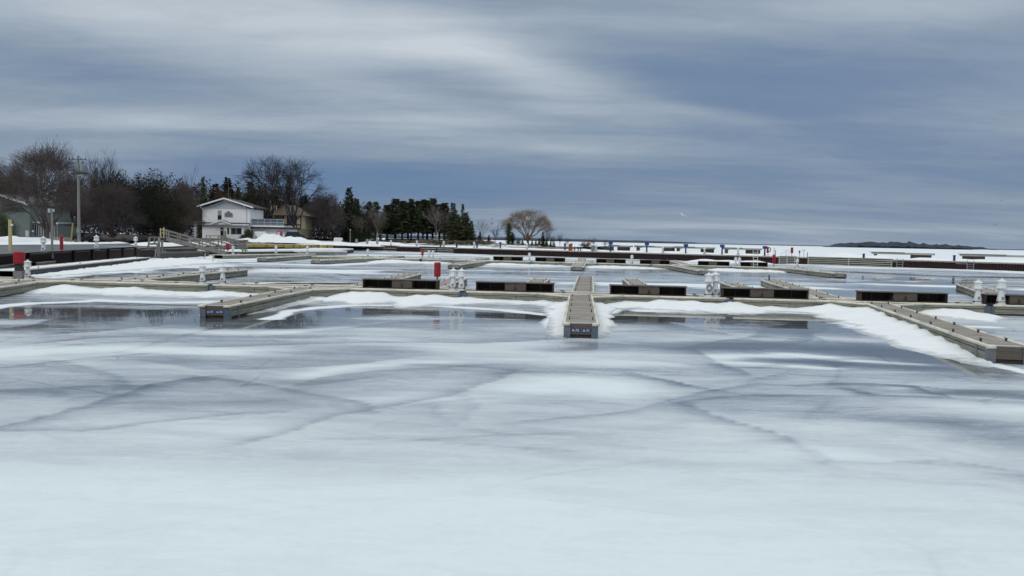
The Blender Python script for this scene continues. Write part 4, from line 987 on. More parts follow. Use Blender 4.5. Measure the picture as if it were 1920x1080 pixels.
# ------------------------------------------------------------------ haze
H = MB().box(-16000, 16000, -600, 16000, -1.5, 95).build('haze', None)
hm = bpy.data.materials.new('haze'); hm.use_nodes = True; nt = hm.node_tree; nt.nodes.remove(nt.nodes['Principled BSDF'])
pv = nt.nodes.new('ShaderNodeVolumePrincipled'); pv.inputs['Color'].default_value = (.52, .68, .98, 1); pv.inputs['Density'].default_value = 2e-5; pv.inputs['Anisotropy'].default_value = .1
nt.links.new(pv.outputs[0], nt.nodes['Material Output'].inputs['Volume']); H.data.materials.append(hm); tag(H, 'thin winter haze over the bay', kind='stuff'); H.display_type = 'WIRE'
# ------------------------------------------------------------------ trees
def bare_mesh(seed, kind='round', n_main=6, spread=.9, trunk_h=.22, levels=4, twig=.0016, trunk_r=.018, dens=1.0):
    """unit tree: height 1, half width about .5; returns trunk MB and crown MB"""
    R = random.Random(seed); T = MB(); K = MB()
    def seg(mb, p, q_, r0, r1, n): mb.tube(p, q_, r0, r1, n, caps=False)
    def grow(p, d, L, r, lev):
        n = 4 if lev < 2 else 2
        pts = [p]; cur = p.copy(); dd = d.copy()
        wig = .09 if kind in ('round', 'up') else .07
        for i in range(n):
            up = .10 if kind in ('round', 'up') else (.17 if kind == 'vase' else (.12, .03, -.02, -.12)[min(lev-1, 3)])
            dd = (dd+Vector((R.gauss(0, wig), R.gauss(0, wig), R.gauss(0, wig)+up))).normalized()
            nxt = cur+dd*(L/n); rr0 = r*(1-.6*i/n); rr1 = r*(1-.6*(i+1)/n)
            seg(K, cur, nxt, max(rr0, twig), max(rr1, twig), 5 if lev < 1 else (4 if lev < 2 else 3)); cur = nxt; pts.append(cur)
        if lev >= levels: return
        nc = {1: 7, 2: 6, 3: 5}.get(lev, 6); nc = int(nc*dens+R.random())
        for c in range(nc):
            t = R.uniform(.25, 1.0) if c else 1.0
            k = min(n-1, int(t*n)); f = t*n-k; b0 = pts[k].lerp(pts[k+1], min(1, f))
            ax = Vector((R.gauss(0, 1), R.gauss(0, 1), R.gauss(0, 1))).normalized()
            ang = R.uniform(.35, .85) if c else .2
            nd = (dd*math.cos(ang)+ax.cross(dd).normalized()*math.sin(ang)).normalized()
            grow(b0, nd, L*R.uniform(.48, .68), r*.42*(1.15-t*.4), lev+1)
    base = Vector((0, 0, -.01)); 
    if True:
        top = Vector((R.gauss(0, .01), R.gauss(0, .01), trunk_h))
        T.tube(base, base.lerp(top, .3), trunk_r*1.35, trunk_r*1.05, 8); T.tube(base.lerp(top, .3), top, trunk_r*1.05, trunk_r*.85, 8)
        if kind == 'up':       # central leader continues
            grow(top, Vector((0, 0, 1)), .55, trunk_r*.8, 1)
        for i in range(n_main):
            a = 2*PI*(i+R.uniform(-.3, .3))/n_main; e = R.uniform(.35, 1.0)*spread
            d = Vector((math.cos(a)*e, math.sin(a)*e, 1)).normalized()
            s0 = base.lerp(top, R.uniform(.72, 1.0))
            grow(s0, d, R.uniform(.36, .48), trunk_r*R.uniform(.42, .6), 1)
    return T, K
def dome_mesh(seed, rx=.5, zc=.45, lo=.2, th=.14, nl=11, ns=8, nt=8, nf=4, tr=.022, twig=.0014, up=.5, droop=0.0):
    """rounded crown: limbs fan out from a short trunk and fork until they fill an uneven dome"""
    R = random.Random(seed); T = MB(); K = MB(); ph = [R.uniform(0, 6) for _ in range(3)]
    T.tube((0, 0, -.01), (0, 0, th*.4), tr*1.4, tr*1.05, 8); T.tube((0, 0, th*.4), (0, 0, th), tr*1.05, tr*.95, 8)
    def shell(d, f):
        rz = (1-zc) if d.z > 0 else (zc-lo)
        if f > .8: f = f*(1+.13*math.sin(d.x*5+ph[0])*math.sin(d.y*4+ph[1])+.10*math.sin(d.z*7+ph[2]+d.x*6))
        return Vector((d.x*rx*f, d.y*rx*f, zc+d.z*rz*f))
    def path(p, q, r0, r1, n, sides, bend):
        m_ = p.lerp(q, .5)+bend; prev = p
        for i in range(1, n+1):
            t = i/n; c = p*(1-t)**2+m_*2*t*(1-t)+q*t*t+Vector((R.gauss(0, 1), R.gauss(0, 1), R.gauss(0, 1)))*((q-p).length*.025)
            K.tube(prev, c, r0+(r1-r0)*(i-1)/n, r0+(r1-r0)*t, sides, caps=False); prev = c
        return prev
    def jit(d, a):
        v = Vector((d.x+R.gauss(0, a), d.y+R.gauss(0, a), d.z+R.gauss(0, a*.8))); v.z = max(v.z, -.45); return v.normalized()
    top = Vector((0, 0, th))
    for i in range(nl):
        ga = i*2.39996; z = 1-(i+.5)/nl*1.12; z = max(-.2, z); d = Vector((math.cos(ga)*math.sqrt(max(0, 1-z*z)), math.sin(ga)*math.sqrt(max(0, 1-z*z)), z)); d = jit(d, .12)
        e = path(top-Vector((0, 0, R.uniform(0, th*.35))), shell(d, R.uniform(.48, .6)), tr*R.uniform(.45, .62), tr*.26, 6, 5, Vector((d.x*.03, d.y*.03, .03*up)))
        for j in range(ns):
            d2 = jit(d, .33); e2 = path(e.lerp(top, R.uniform(0, .35)), shell(d2, R.uniform(.72, .84)), tr*.2, tr*.10, 4, 4, Vector((0, 0, -.015)))
            for k in range(nt):
                d3 = jit(d2, .20); s = e2.lerp(e, R.uniform(0, .5)); q = shell(d3, R.uniform(.86, 1.0)); q.z -= droop*R.random()
                e3 = path(s, q, max(tr*.075, twig), twig, 3, 3, Vector((0, 0, .01)))
                for l in range(nf):
                    d4 = jit(d3, .13); q = shell(d4, R.uniform(.88, 1.14)); q.z -= droop*R.random()*1.5
                    path(e3.lerp(s, R.uniform(0, .7)), q, twig, twig*.6, 2, 3, Vector((0, 0, .004)))
    return T, K
def needle_mesh(seed, kind='spruce', crown0=.12, width=.36, whorls=34, per=7, top_r=.01, clump=.035):
    R = random.Random(seed); T = MB(); K = MB()
    T.tube((0, 0, -.01), (0, 0, .55), .016, .011, 7); T.tube((0, 0, .55), (0, 0, .985), .011, .003, 6)
    for w_ in range(whorls):
        f = w_/(whorls-1); z = crown0+(1-crown0)*f*.985
        if kind == 'spruce': rad = width*(1-f)**.85+top_r
        elif kind == 'pine': rad = width*(.55+.45*math.sin(PI*min(1, f*1.05)**.8))*(1-.75*f**3)
        else: rad = width*math.sin(PI*(.12+.86*f))**.7
        rad *= R.uniform(.72, 1.12)
        for b_ in range(per):
            a = R.uniform(0, 2*PI); L = rad*R.uniform(.6, 1.15); dr = R.uniform(-.25, .12) if kind == 'spruce' else R.uniform(-.05, .35)
            d = Vector((math.cos(a), math.sin(a), dr)); side = Vector((-math.sin(a), math.cos(a), 0))
            if L > .05: K.tube((0, 0, z), Vector((0, 0, z))+d*L*.9, .0025, .001, 3, caps=False)
            n = max(2, int(L/clump*1.5))
            for i in range(n):
                t = (i+.6)/n; c = Vector((0, 0, z))+d*L*t
                s = clump*R.uniform(.7, 1.35)*(1.15-.5*t)
                for _ in range(2):
                    v1 = (d*R.uniform(.2, .9)+side*R.choice((-1, 1))*R.uniform(.4, 1)+Vector((0, 0, R.uniform(-.5, .3)))).normalized()*s
                    v2 = Vector((R.gauss(0, 1), R.gauss(0, 1), R.gauss(0, .6))).normalized()*s*.45
                    K.v += [tuple(c-v2*.6), tuple(c+v1*.6-v2), tuple(c+v1*1.25), tuple(c+v1*.5+v2)]; k = len(K.v)-4; K.f.append((k, k+1, k+2, k+3))
    return T, K
def clump_mesh(seed, n=1400, leaf=.05, rz=(.5, .5, .5), lobes=7, lo=0.02):
    """shrub or cedar: leaf sized faces spread through several overlapping lobes"""
    R = random.Random(seed); K = MB(); T = MB(); T.tube((0, 0, -.01), (0, 0, .5), .02, .01, 6)
    L = [(Vector((R.uniform(-.25, .25)*rz[0]*2, R.uniform(-.25, .25)*rz[1]*2, R.uniform(.2, .78))), R.uniform(.2, .36)) for _ in range(lobes)]
    for i in range(n):
        c, r = R.choice(L); d = Vector((R.gauss(0, 1), R.gauss(0, 1), R.gauss(0, 1))).normalized()*r*R.random()**.45
        p = c+Vector((d.x*rz[0]*2, d.y*rz[1]*2, d.z)); 
        if p.z < lo: p.z = lo+R.random()*.05
        s = leaf*R.uniform(.6, 1.3); v1 = Vector((R.gauss(0, 1), R.gauss(0, 1), R.gauss(.5, 1))).normalized()*s; v2 = Vector((R.gauss(0, 1), R.gauss(0, 1), R.gauss(0, 1))).normalized()*s*.6
        k = len(K.v); K.v += [tuple(p-v2), tuple(p+v1*.3), tuple(p+v1+v2*.2), tuple(p+v2)]; K.f.append((k, k+1, k+2, k+3))
    return T, K
PROTO = {}
def norm(pair):
    T, K = pair; zs = sorted(v[2] for v in K.v); bare = len(T.v) > 24 and len(K.v) > 30000; zm = zs[int(len(zs)*.9975)] if bare else zs[-1]; xs_ = sorted(v[0] for v in K.v); ys_ = sorted(v[1] for v in K.v); n = len(xs_)
    wq = max(xs_[int(n*.985)]-xs_[int(n*.015)], ys_[int(n*.985)]-ys_[int(n*.015)])
    for mb in (T, K): mb.v = [(x/wq, y/wq, z/zm) for x, y, z in mb.v]
    return T, K
def reg(key, pair, mats):
    T, K = norm(pair); PROTO[key] = []
    for mb, nm in ((T, 'trunk'), (K, 'crown')):
        me = bpy.data.meshes.new(key+'_'+nm); me.from_pydata(mb.v, [], mb.f); PROTO[key].append(me)
def plant(name, key, px, D, top_py, width_px, label, cat='tree', group=None, mats=('bark', 'twig'), base=None, rz=None, dz=0, thin=1.0):
    c = base if base is not None else LAND(px, D)
    zt = PD(px, top_py, D).z; h = zt-c.z-dz; w_ = width_px*D/F
    t = thing(name, (c.x, c.y, c.z+dz), rnd.uniform(0, 6.28) if rz is None else rz, label, cat, group, (w_, w_, h))
    for me, nm, mk in zip(PROTO[key], ('trunk', 'crown'), mats):
        o = bpy.data.objects.new(nm, me); C.objects.link(o); o.parent = t
        if not me.materials: me.materials.append(None)
        o.material_slots[0].link = 'OBJECT'; o.material_slots[0].material = MT[mk]
    return t
reg('round1', dome_mesh(1, .48, .42, .16, .12, 12, 9, 8, 4, .022, .0014), None)
reg('round2', dome_mesh(5, .62, .36, .14, .10, 12, 8, 8, 4, .020, .0014), None)
reg('up1', bare_mesh(11, 'vase', 7, .55, .28, 4, .0011, .015, 1.0), None)
reg('up2', bare_mesh(17, 'up', 5, .7, .22, 4, .0011, .016, .9), None)
reg('multi', dome_mesh(23, .52, .58, .34, .22, 9, 7, 6, 2, .024, .0015), None)
reg('willow', dome_mesh(31, .70, .50, .28, .14, 11, 7, 7, 4, .034, .0019, droop=.05), None)
reg('sapling', bare_mesh(37, 'up', 4, .6, .30, 3, .004, .012, .8), None)
reg('birch', bare_mesh(41, 'vase', 4, .45, .35, 4, .0009, .010, .8), None)
reg('spruce1', needle_mesh(2, 'spruce', .04, .24, 40, 9), None)
reg('spruce2', needle_mesh(8, 'spruce', .06, .30, 36, 9), None)
reg('tallpine1', needle_mesh(3, 'spruce', .25, .26, 38, 10, .012, .042), None)
reg('tallpine2', needle_mesh(13, 'spruce', .22, .22, 36, 11, .012, .042), None)
reg('pine1', needle_mesh(21, 'pine', .25, .30, 26, 9, .02, .045), None)
reg('cedar1', clump_mesh(3, 11000, .026, (.5, .5, .5), 12), None)
reg('cedar2', clump_mesh(9, 8000, .028, (.5, .5, .5), 9), None)
reg('column', needle_mesh(33, 'cedar', .02, .22, 34, 12, .02, .03), None)
reg('bush', bare_mesh(51, 'round', 12, 1.6, .04, 3, .006, .012, 1.2), None)
for me in bpy.data.meshes:
    pass
BT = ('bark', 'twig'); DK = ('darkbark', 'twigdark'); RU = ('darkbark', 'twigrust'); ND = ('darkbark', 'needle'); NB = ('darkbark', 'brownneedle'); N2 = ('darkbark', 'needle2'); CD = ('darkbark', 'cedar')
plant('maple_tree', 'round1', 88, 148, 271, 150, 'big spreading bare tree by the utility pole, its twigs reaching over the green building', mats=BT)
plant('bare_tree', 'round2', 212, 160, 337, 122, 'low broad bare tree right of the utility pole', mats=BT)
plant('bare_tree', 'up1', 197, 250, 274, 68, 'lone slender bare tree standing above the wood right of the utility pole', mats=DK)
plant('bare_tree', 'round2', 335, 190, 344, 86, 'pale brown bare tree left of the white house', mats=BT)
plant('bare_tree', 'up2', 357, 262, 305, 66, 'faint bare treetop above the wood left of the white house', mats=DK)
plant('bare_tree', 'multi', 503, 222, 285, 98, 'left half of the tall many stemmed bare tree behind the tudor house', mats=DK, rz=1.0)
plant('bare_tree', 'multi', 550, 214, 289, 112, 'tall spreading bare tree rising in front of the tudor house', mats=DK, rz=2.2)
for k, (px, D, ty, wp, ky) in enumerate([(588, 236, 372, 54, 'round2'), (612, 240, 362, 60, 'round1'), (636, 232, 378, 44, 'up2')]):
    plant('bare_tree', ky, px, D, ty, wp, ['brown bare tree just right of the tudor house', 'middle one of three brown bare trees right of the tudor house', 'brown bare tree left of the pointed spruce'][k], mats=BT, group='brown bare trees right of the tudor house')
plant('birch_tree', 'birch', 674, 236, 398, 34, 'thin pale birch behind the clipped cedars', mats=('birch', 'pinkbirch'))
plant('birch_tree', 'birch', 707, 232, 380, 46, 'birch with a clean white trunk above the cedars', mats=('birch', 'pinkbirch'))
plant('birch_tree', 'birch', 820, 250, 378, 58, 'forked white birch in front of the tall pine stand', mats=('birch', 'pinkbirch'))
plant('birch_tree', 'birch', 905, 262, 406, 38, 'pale twiggy tree right of the pine stand', mats=('birch', 'pinkbirch'))
plant('bare_tree', 'sapling', 929, 255, 420, 20, 'small dark bare tree left of the cedar and willow', mats=DK)
plant('willow_tree', 'willow', 990, 262, 392, 88, 'domed yellowish willow standing alone on the point', mats=('bark', 'willowtwig'))
for k, (px, D, ty, wp, mt) in enumerate([(1027, 258, 426, 18, DK), (1036, 252, 436, 16, BT), (1050, 250, 433, 16, DK), (1064, 246, 441, 14, BT), (1104, 240, 444, 18, ('bark', 'twigred')), (1113, 238, 441, 12, ('bark', 'twigred')), (1135, 234, 447, 14, ('bark', 'twigred')), (1098, 238, 452, 18, ('bark', 'willowtwig'))]):
    plant('young_tree', 'sapling' if k != 7 else 'bush', px, D, ty, wp, ['thin dark sapling touching the right side of the willow', 'small pale sapling just right of the willow', 'crooked dark sapling on the tip of the point', 'faint little sapling right of the crooked one', 'reddish bush left of the grey bin on the pier root', 'slim reddish sapling behind a white pedestal on the point', 'reddish young tree behind the first blue topped post', 'dry yellow brush at the shore left of the reddish bush'][k], 'young tree', 'saplings on the tip of the point', mats=mt)
# conifers: (px, D, top, width, key, mats, label)
conif = [(292, 205, 314, 58, 'cedar1', CD, 'dark round crowned evergreen on the skyline left of the white house'), (296, 163, 348, 88, 'cedar1', CD, 'great dark cedar mass left of the gangway'), (322, 172, 372, 54, 'cedar2', NB, 'olive brown cedar beside the great dark one'),
    (236, 225, 316, 40, 'cedar1', CD, 'dark evergreen top right of the slender bare tree'), (212, 230, 320, 34, 'cedar2', CD, 'dark evergreen top under the slender bare tree'), (262, 232, 322, 34, 'cedar1', CD, 'small evergreen tip between two dark round ones'), (176, 225, 332, 26, 'pine1', ND, 'low dark evergreen behind the utility pole'),
    (381, 240, 331, 26, 'spruce2', ND, 'pointed dark evergreen above the left eave of the white house'), (404, 245, 344, 40, 'pine1', NB, 'brownish evergreen behind the left roof slope'), (427, 242, 332, 40, 'pine1', NB, 'brownish evergreen behind the roof ridge'), (446, 236, 350, 36, 'spruce2', N2, 'olive evergreen behind the right roof slope'),
    (470, 238, 340, 40, 'pine1', N2, 'olive evergreen above the grey roof end'), (492, 230, 348, 44, 'cedar2', NB, 'brown green cedar between the two houses'), (516, 232, 356, 36, 'pine1', N2, 'evergreen behind the tudor chimney'), (541, 236, 332, 44, 'spruce2', ND, 'dark spruce inside the tall bare tree'), (570, 240, 366, 36, 'pine1', NB, 'brownish evergreen behind the tudor roof end'),
    (654, 246, 351, 52, 'spruce2', ND, 'tallest pointed spruce, right of the brown bare trees'), (668, 250, 372, 40, 'spruce1', ND, 'spruce on the right flank of the tallest one'), (692, 255, 377, 32, 'pine1', ND, 'left of two round headed pines between spruce and pine stand'), (704, 252, 377, 34, 'pine1', ND, 'right of two round headed pines between spruce and pine stand'), (684, 262, 396, 34, 'cedar2', RU, 'russet tree under the two round headed pines')]
for px, D, ty, wp, ky, mt, lab in conif: plant('evergreen_tree', ky, px, D, ty, wp, lab, mats=mt)
stand = [(726, 262, 386, 34, 'tallpine2'), (741, 268, 374, 38, 'tallpine1'), (754, 260, 378, 30, 'tallpine2'), (765, 272, 381, 36, 'tallpine1'), (771, 264, 374, 26, 'tallpine2'), (784, 270, 378, 32, 'tallpine1'), (793, 262, 375, 30, 'tallpine2'), (801, 274, 377, 38, 'tallpine1'), (811, 266, 373, 34, 'tallpine2'), (824, 272, 384, 34, 'tallpine1'), (833, 262, 382, 34, 'tallpine2')]
for k, (px, D, ty, wp, ky) in enumerate(stand):
    plant('pine_tree', ky, px, D, ty-2, wp*1.3, 'dark pine with a bare lower trunk, number %s from the left in the tall stand' % ['one', 'two', 'three', 'four', 'five', 'six', 'seven', 'eight', 'nine', 'ten', 'eleven'][k], group='pines of the tall stand on the point', mats=ND, rz=k*1.3)
for px, D, ty, wp, ky, mt, lab in [(849, 256, 380, 42, 'spruce2', ND, 'spruce closing the right side of the tall pine stand'), (867, 262, 382, 20, 'spruce1', ND, 'slim spruce with a spiky tip near the right end of the stand'), (874, 254, 398, 36, 'spruce2', N2, 'stout spruce near the right end of the stand'), (858, 250, 402, 40, 'spruce2', N2, 'yellow green spruce low in front of the right end of the stand'), (884, 258, 414, 20, 'spruce1', ND, 'last low spruce at the right end of the stand'),
      (917, 252, 440, 9, 'spruce1', ND, 'tiny dark spruce right of the pine stand'), (900, 252, 434, 12, 'spruce1', ND, 'small dark spruce under the pale twiggy tree'), (954, 254, 418, 14, 'column', ND, 'tall narrow cedar left of the willow'), (961, 252, 436, 12, 'column', ND, 'shorter cedar touching the tall narrow one'),
      (1018, 252, 435, 15, 'spruce1', ND, 'small pointed spruce right of the willow trunk'), (971, 252, 448, 10, 'cedar2', ND, 'dark low bush under the left side of the willow'), (980, 256, 449, 7, 'spruce1', ND, 'tiny spruce left of the willow trunk'), (998, 252, 449, 6, 'spruce1', ND, 'tiny spruce just right of the willow trunk'), (1005, 252, 449, 6, 'spruce1', ND, 'second tiny spruce right of the willow trunk'), (1011, 250, 446, 7, 'spruce1', ND, 'tiny spruce leaning on the small pointed one'), (1025, 250, 447, 7, 'spruce1', ND, 'tiny spruce right of the small pointed one'), (1033, 248, 450, 6, 'spruce1', ND, 'next to last tiny spruce on the point'), (1039, 248, 450, 6, 'spruce1', ND, 'last tiny spruce on the point')]:
    plant('evergreen_tree', ky, px, D, ty, wp, lab, mats=mt)
for k, (px, ty, wp) in enumerate([(664, 430, 10), (673, 427, 11), (683, 424, 11), (692, 427, 9), (703, 427, 8), (713, 426, 8)]):
    plant('clipped_cedar', 'column', px, 228, ty, wp, ['first clipped cedar of the row, next to the thin lamp post', 'second clipped cedar of the row, behind the first sign board', 'third and tallest clipped cedar of the row', 'fourth clipped cedar, behind a white pedestal', 'fifth clipped cedar, left of the white birch trunk', 'last clipped cedar of the row, right of the white birch trunk'][k], 'evergreen', 'row of clipped columnar cedars', mats=ND)
plant('shrub', 'cedar2', 10, 140, 398, 44, 'rounded dark green shrub at the left edge before the green building', 'shrub', mats=ND)
for k, (px, D, ty, wp, lab) in enumerate([(172, 150, 441, 34, 'brown leafless bush at the foot of the utility pole'), (222, 152, 443, 44, 'long low brown bush under the broad bare tree'), (272, 155, 440, 30, 'brown bush left of the trestle frame'), (745, 246, 447, 40, 'dry brush under the left of the pine stand'), (810, 244, 447, 60, 'yellow brown brush under the pine stand'), (875, 244, 449, 50, 'brush under the right end of the pine stand'), (912, 244, 449, 34, 'reddish dry brush right of the pine stand')]):
    plant('bush', 'bush', px, D, ty, wp, lab, 'bush', 'leafless bushes', mats=BT if k < 3 else ('bark', 'willowtwig'))
# individual trees of the wood behind, left part
wood = [(-18, 190, 300, 60), (18, 185, 306, 56), (48, 200, 312, 52), (6, 215, 292, 40), (130, 205, 330, 50), (158, 215, 322, 44), (188, 210, 338, 48), (310, 225, 336, 44), (345, 228, 340, 46), (372, 230, 346, 40), (416, 236, 350, 44), (460, 246, 346, 44), (600, 256, 370, 40), (627, 255, 366, 40), (500, 245, 344, 48), (572, 250, 356, 40)]
for k, (px, D, ty, wp) in enumerate(wood):
    plant('woodland_tree', ['round1', 'up2', 'round2', 'up1'][k % 4], px, D, ty, wp, 'russet brown leafless tree in the wood behind the shore buildings', group='russet leafless trees of the wood behind the buildings', mats=RU)
# the wood itself behind them, one dark mass
R = random.Random(77); K = MB()
for i in range(85000):
    px = R.uniform(-160, 700); D = R.uniform(242, 330)
    ty = np.interp(px, [-160, 0, 60, 130, 180, 230, 300, 360, 420, 480, 560, 640, 700], [318, 326, 334, 352, 352, 340, 336, 352, 352, 356, 372, 382, 398])
    if px > 640 and D > 300: continue
    ph = px*.11+D*.05; ty += 7*math.sin(ph)+5*math.sin(ph*2.7+1)
    c = PD(px, 440, D); gz = 2.2; zt = PD(px, ty, 270).z+(D-270)*.0
    z = gz-1+(zt-gz+1)*R.random()**.95; s = R.uniform(.28, .85)
    v1 = Vector((R.gauss(0, .6), R.gauss(0, .6), R.gauss(0, 1))).normalized()*s; v2 = Vector((R.gauss(0, 1), R.gauss(0, 1), R.gauss(0, .6))).normalized()*s*.45
    p = Vector((c.x, c.y, z)); K.quad(p-v2, p+v1*.4-v2*.3, p+v1, p+v2)
tag(K.build('wood', MT['farwood']), 'dark brown winter wood behind the harbour buildings', 'wood', kind='stuff')
# ------------------------------------------------------------------ white harbour house
def frame_at(px0, py0, D):
    """local metres for photo columns and rows at depth D, origin on the base line"""
    s = D/F; o = PD(px0, py0, D)
    X_ = lambda px: (px-px0)*s
    Z_ = lambda px, py: (py0+.0195*(px-px0)-py)*s
    return o, X_, Z_, s
o, hx, hz, s_ = frame_at(421, 448, 205)
hs = thing('white_house', o, 0, 'white two storey harbour house with a gable, porch roof and balcony wing', 'house')
zz = lambda py: hz(421, py)
xl, xr = hx(379.5), hx(468.5); dp = 11
MB().vprism([(xl, zz(419)), (xr, zz(419)), (xr, zz(391.5)), (hx(422.5), zz(375)), (xl, zz(391.5))], 0, dp).build('wall', MT['whitewall'], hs)
MB().box(hx(383), hx(461), -1.3, -.0, -1.0, zz(420)).build('lower_wall', MT['whitewall'], hs)
MB().box(hx(384), hx(468), .0, dp, -1.0, zz(419.2)).build('lower_wall', MT['whitewall'], hs)
gable = MB().vprism([(xl+.1, zz(392)), (xr-.1, zz(392)), (hx(422.5), zz(376))], -.06, -.003).build('gable_board', simple('gable_grey', (.5, .52, .54), .7, .1, 1), hs)
rf = MB(); th = .22; ex = [hx(371.5), hx(422.5), hx(477.5)]; ez = [zz(389.5), zz(373.2), zz(389.5)]
for i in (0, 1):
    rf.vprism([(ex[i], ez[i]), (ex[i+1], ez[i+1]), (ex[i+1], ez[i+1]+th), (ex[i], ez[i]+th)], -1.15, dp+.6)
rf.build('roof', MT['roof'], hs)
fs = MB()
for i in (0, 1): fs.vprism([(ex[i], ez[i]-.12), (ex[i+1], ez[i+1]-.12), (ex[i+1], ez[i+1]+th+.03), (ex[i], ez[i]+th+.03)], -1.24, -1.155)
fs.build('barge_board', MT['trim'], hs)
for xx in (422.5, 379.5, 460): 
    zt = {422.5: 376, 379.5: 389.5, 460: 386}[xx]; MB().bar((hx(xx), -1.1, zz(zt)), (hx(xx), 0, zz(zt+4)), .14, .16).build('bracket', MT['trim'], hs)
# skirt roof and porch gable
sk = MB(); sk.v += [(hx(374), -2.1, zz(420.6)), (hx(472), -2.1, zz(420.6)), (hx(469), 0, zz(417.2)), (hx(379), 0, zz(417.2)), (hx(374), -2.1, zz(421.8)), (hx(472), -2.1, zz(421.8)), (hx(469), 0, zz(421.2)), (hx(379), 0, zz(421.2))]
sk.f += [(0, 1, 2, 3), (7, 6, 5, 4), (0, 4, 5, 1), (1, 5, 6, 2), (3, 7, 4, 0), (2, 6, 7, 3)]; sk.build('skirt_roof', MT['roof'], hs)
MB().box(hx(374), hx(472), -2.18, -2.105, zz(422.2), zz(420.2)).build('skirt_board', MT['trim'], hs)
pg = MB(); px_ = [hx(402), hx(421), hx(439.5)]; pz = [zz(421), zz(414.3), zz(421)]
for i in (0, 1): pg.vprism([(px_[i], pz[i]), (px_[i+1], pz[i+1]), (px_[i+1], pz[i+1]+.16), (px_[i], pz[i]+.16)], -2.6, -.3)
pr = pg.build('porch_roof', MT['roof'], hs)
pg = MB()
for i in (0, 1): pg.vprism([(px_[i], pz[i]-.1), (px_[i+1], pz[i+1]-.1), (px_[i+1], pz[i+1]+.19), (px_[i], pz[i]+.19)], -2.68, -2.605)
pg.build('barge_board', MT['trim'], pr)
MB().vprism([(px_[0]+.3, pz[0]), (px_[2]-.3, pz[2]), (px_[1], pz[1]-.05)], -2.3, -1.32).build('porch_gable', MT['whitewall'], pr)
for xx in (402.8, 438.5): MB().bar((hx(xx), -2.5, zz(421)), (hx(xx), -1.3, zz(425)), .14, .14).build('bracket', MT['trim'], pr)
def window(par, x0, x1, y0, y1, yy, zf, name='window', mull=0, pane='pane', fr=.09, frm='trim'):
    X0, X1, Z0, Z1 = hx(x0), hx(x1), zf(y1), zf(y0)
    q = MB(); q.box(X0-fr, X1+fr, yy-.05, yy-.004, Z1, Z1+fr); q.box(X0-fr, X1+fr, yy-.05, yy-.004, Z0-fr, Z0); q.box(X0-fr, X0, yy-.048, yy-.004, Z0, Z1); q.box(X1, X1+fr, yy-.048, yy-.004, Z0, Z1)
    for k in range(mull): xm = X0+(X1-X0)*(k+1)/(mull+1); q.box(xm-.03, xm+.03, yy-.044, yy-.004, Z0, Z1)
    w_ = q.build(name, MT[frm], par); MB().box(X0, X1, yy-.026, yy-.004, Z0, Z1).build('pane', MT[pane], w_); return w_
window(hs, 408.3, 415.6, 395, 412.5, 0, zz); window(hs, 436.5, 456, 427.5, 439, -1.3, zz, mull=1); window(hs, 429.3, 433.4, 427.5, 439, -1.3, zz)
MB().box(hx(408.3), hx(415.6), -.045, -.027, zz(404), zz(395)).build('window_blind', simple('window_blind', (.30, .32, .27), .8, .1, 2), hs)
dw = MB(); dw.box(hx(417), hx(423), -1.36, -1.303, zz(446), zz(427)); dd = dw.build('door', MT['pane'], hs)
q = MB(); q.box(hx(416.2), hx(417)-.001, -1.38, -1.303, zz(446), zz(426.2)); q.box(hx(423)+.001, hx(423.8), -1.38, -1.303, zz(446), zz(426.2)); q.box(hx(416.2), hx(423.8), -1.381, -1.303, zz(426.9), zz(426.0)); q.build('door_frame', MT['trim'], hs)
MB().box(hx(419.4), hx(421), -1.372, -1.363, zz(433), zz(430)).build('notice', MT['white'], dd)
MB().box(hx(423.8)+.01, hx(427.5), -1.34, -1.302, zz(446.5), zz(433)).build('board', simple('brown_board', (.30, .25, .18), .8), hs)
MB().box(hx(383), hx(427), -1.45, -1.31, zz(449), zz(447)).build('plinth', simple('brick_plinth', (.14, .08, .05), .9), hs)
sg = MB(); sg.vprism([(hx(421.4), zz(406.8)), (hx(436.3), zz(406.8)), (hx(436.6), zz(401)), (hx(435), zz(399.3)), (hx(432.3), zz(398.7)), (hx(431), zz(396.6)), (hx(428.5), zz(395.6)), (hx(426), zz(396.8)), (hx(425), zz(398.8)), (hx(421.4), zz(399.4))], -.12, -.065)
sgn = sg.build('name_board', simple('sign_grey', (.20, .215, .235), .7, .15, 3), hs)
q = MB()
for (a, b_, y) in [(422.5, 426.8, 401.5), (430, 435.4, 401.6), (424, 433, 404.0)]: q.box(hx(a), hx(b_), -.13, -.121, zz(y+.5), zz(y-.5))
q.box(hx(427), hx(430), -.13, -.121, zz(399.6), zz(397.8)); q.build('sign_marks', simple('sign_dark', (.09, .10, .12), .7), sgn)
MB().tube((hx(462.5), -.1, zz(391)), (hx(462.5), -.1, zz(419)), .06, .06, 6).build('downpipe', MT['ltgrey'], hs)
MB().tube((hx(425.5), 1, zz(374)), (hx(425.5), 1, zz(346)), .05, .03, 5).build('antenna', MT['grey'], hs)
MB().tube((hx(428.3), 1.3, zz(375)), (hx(428.3), 1.3, zz(367)), .05, .03, 5).build('antenna', MT['grey'], hs)
for (a, b_) in [(465.5, 535)]:
    wg = MB().box(hx(a), hx(b_), 1.5, dp, -1.2, zz(426)).build('wing_wall', MT['whitewall'], hs)
MB().box(hx(463), hx(540), .4, dp+.3, zz(427.5), zz(424)).build('wing_fascia', simple('dark_fascia', (.035, .035, .045), .7), hs)
MB().box(hx(469), hx(532), .3, dp, zz(423.9), zz(421.6)).build('balcony_floor', MT['trim'], hs)
rl = MB(); 
for i in range(6): x = hx(470.5+i*12); rl.box(x-.05, x+.05, .35, .45, zz(421.5), zz(409.5))
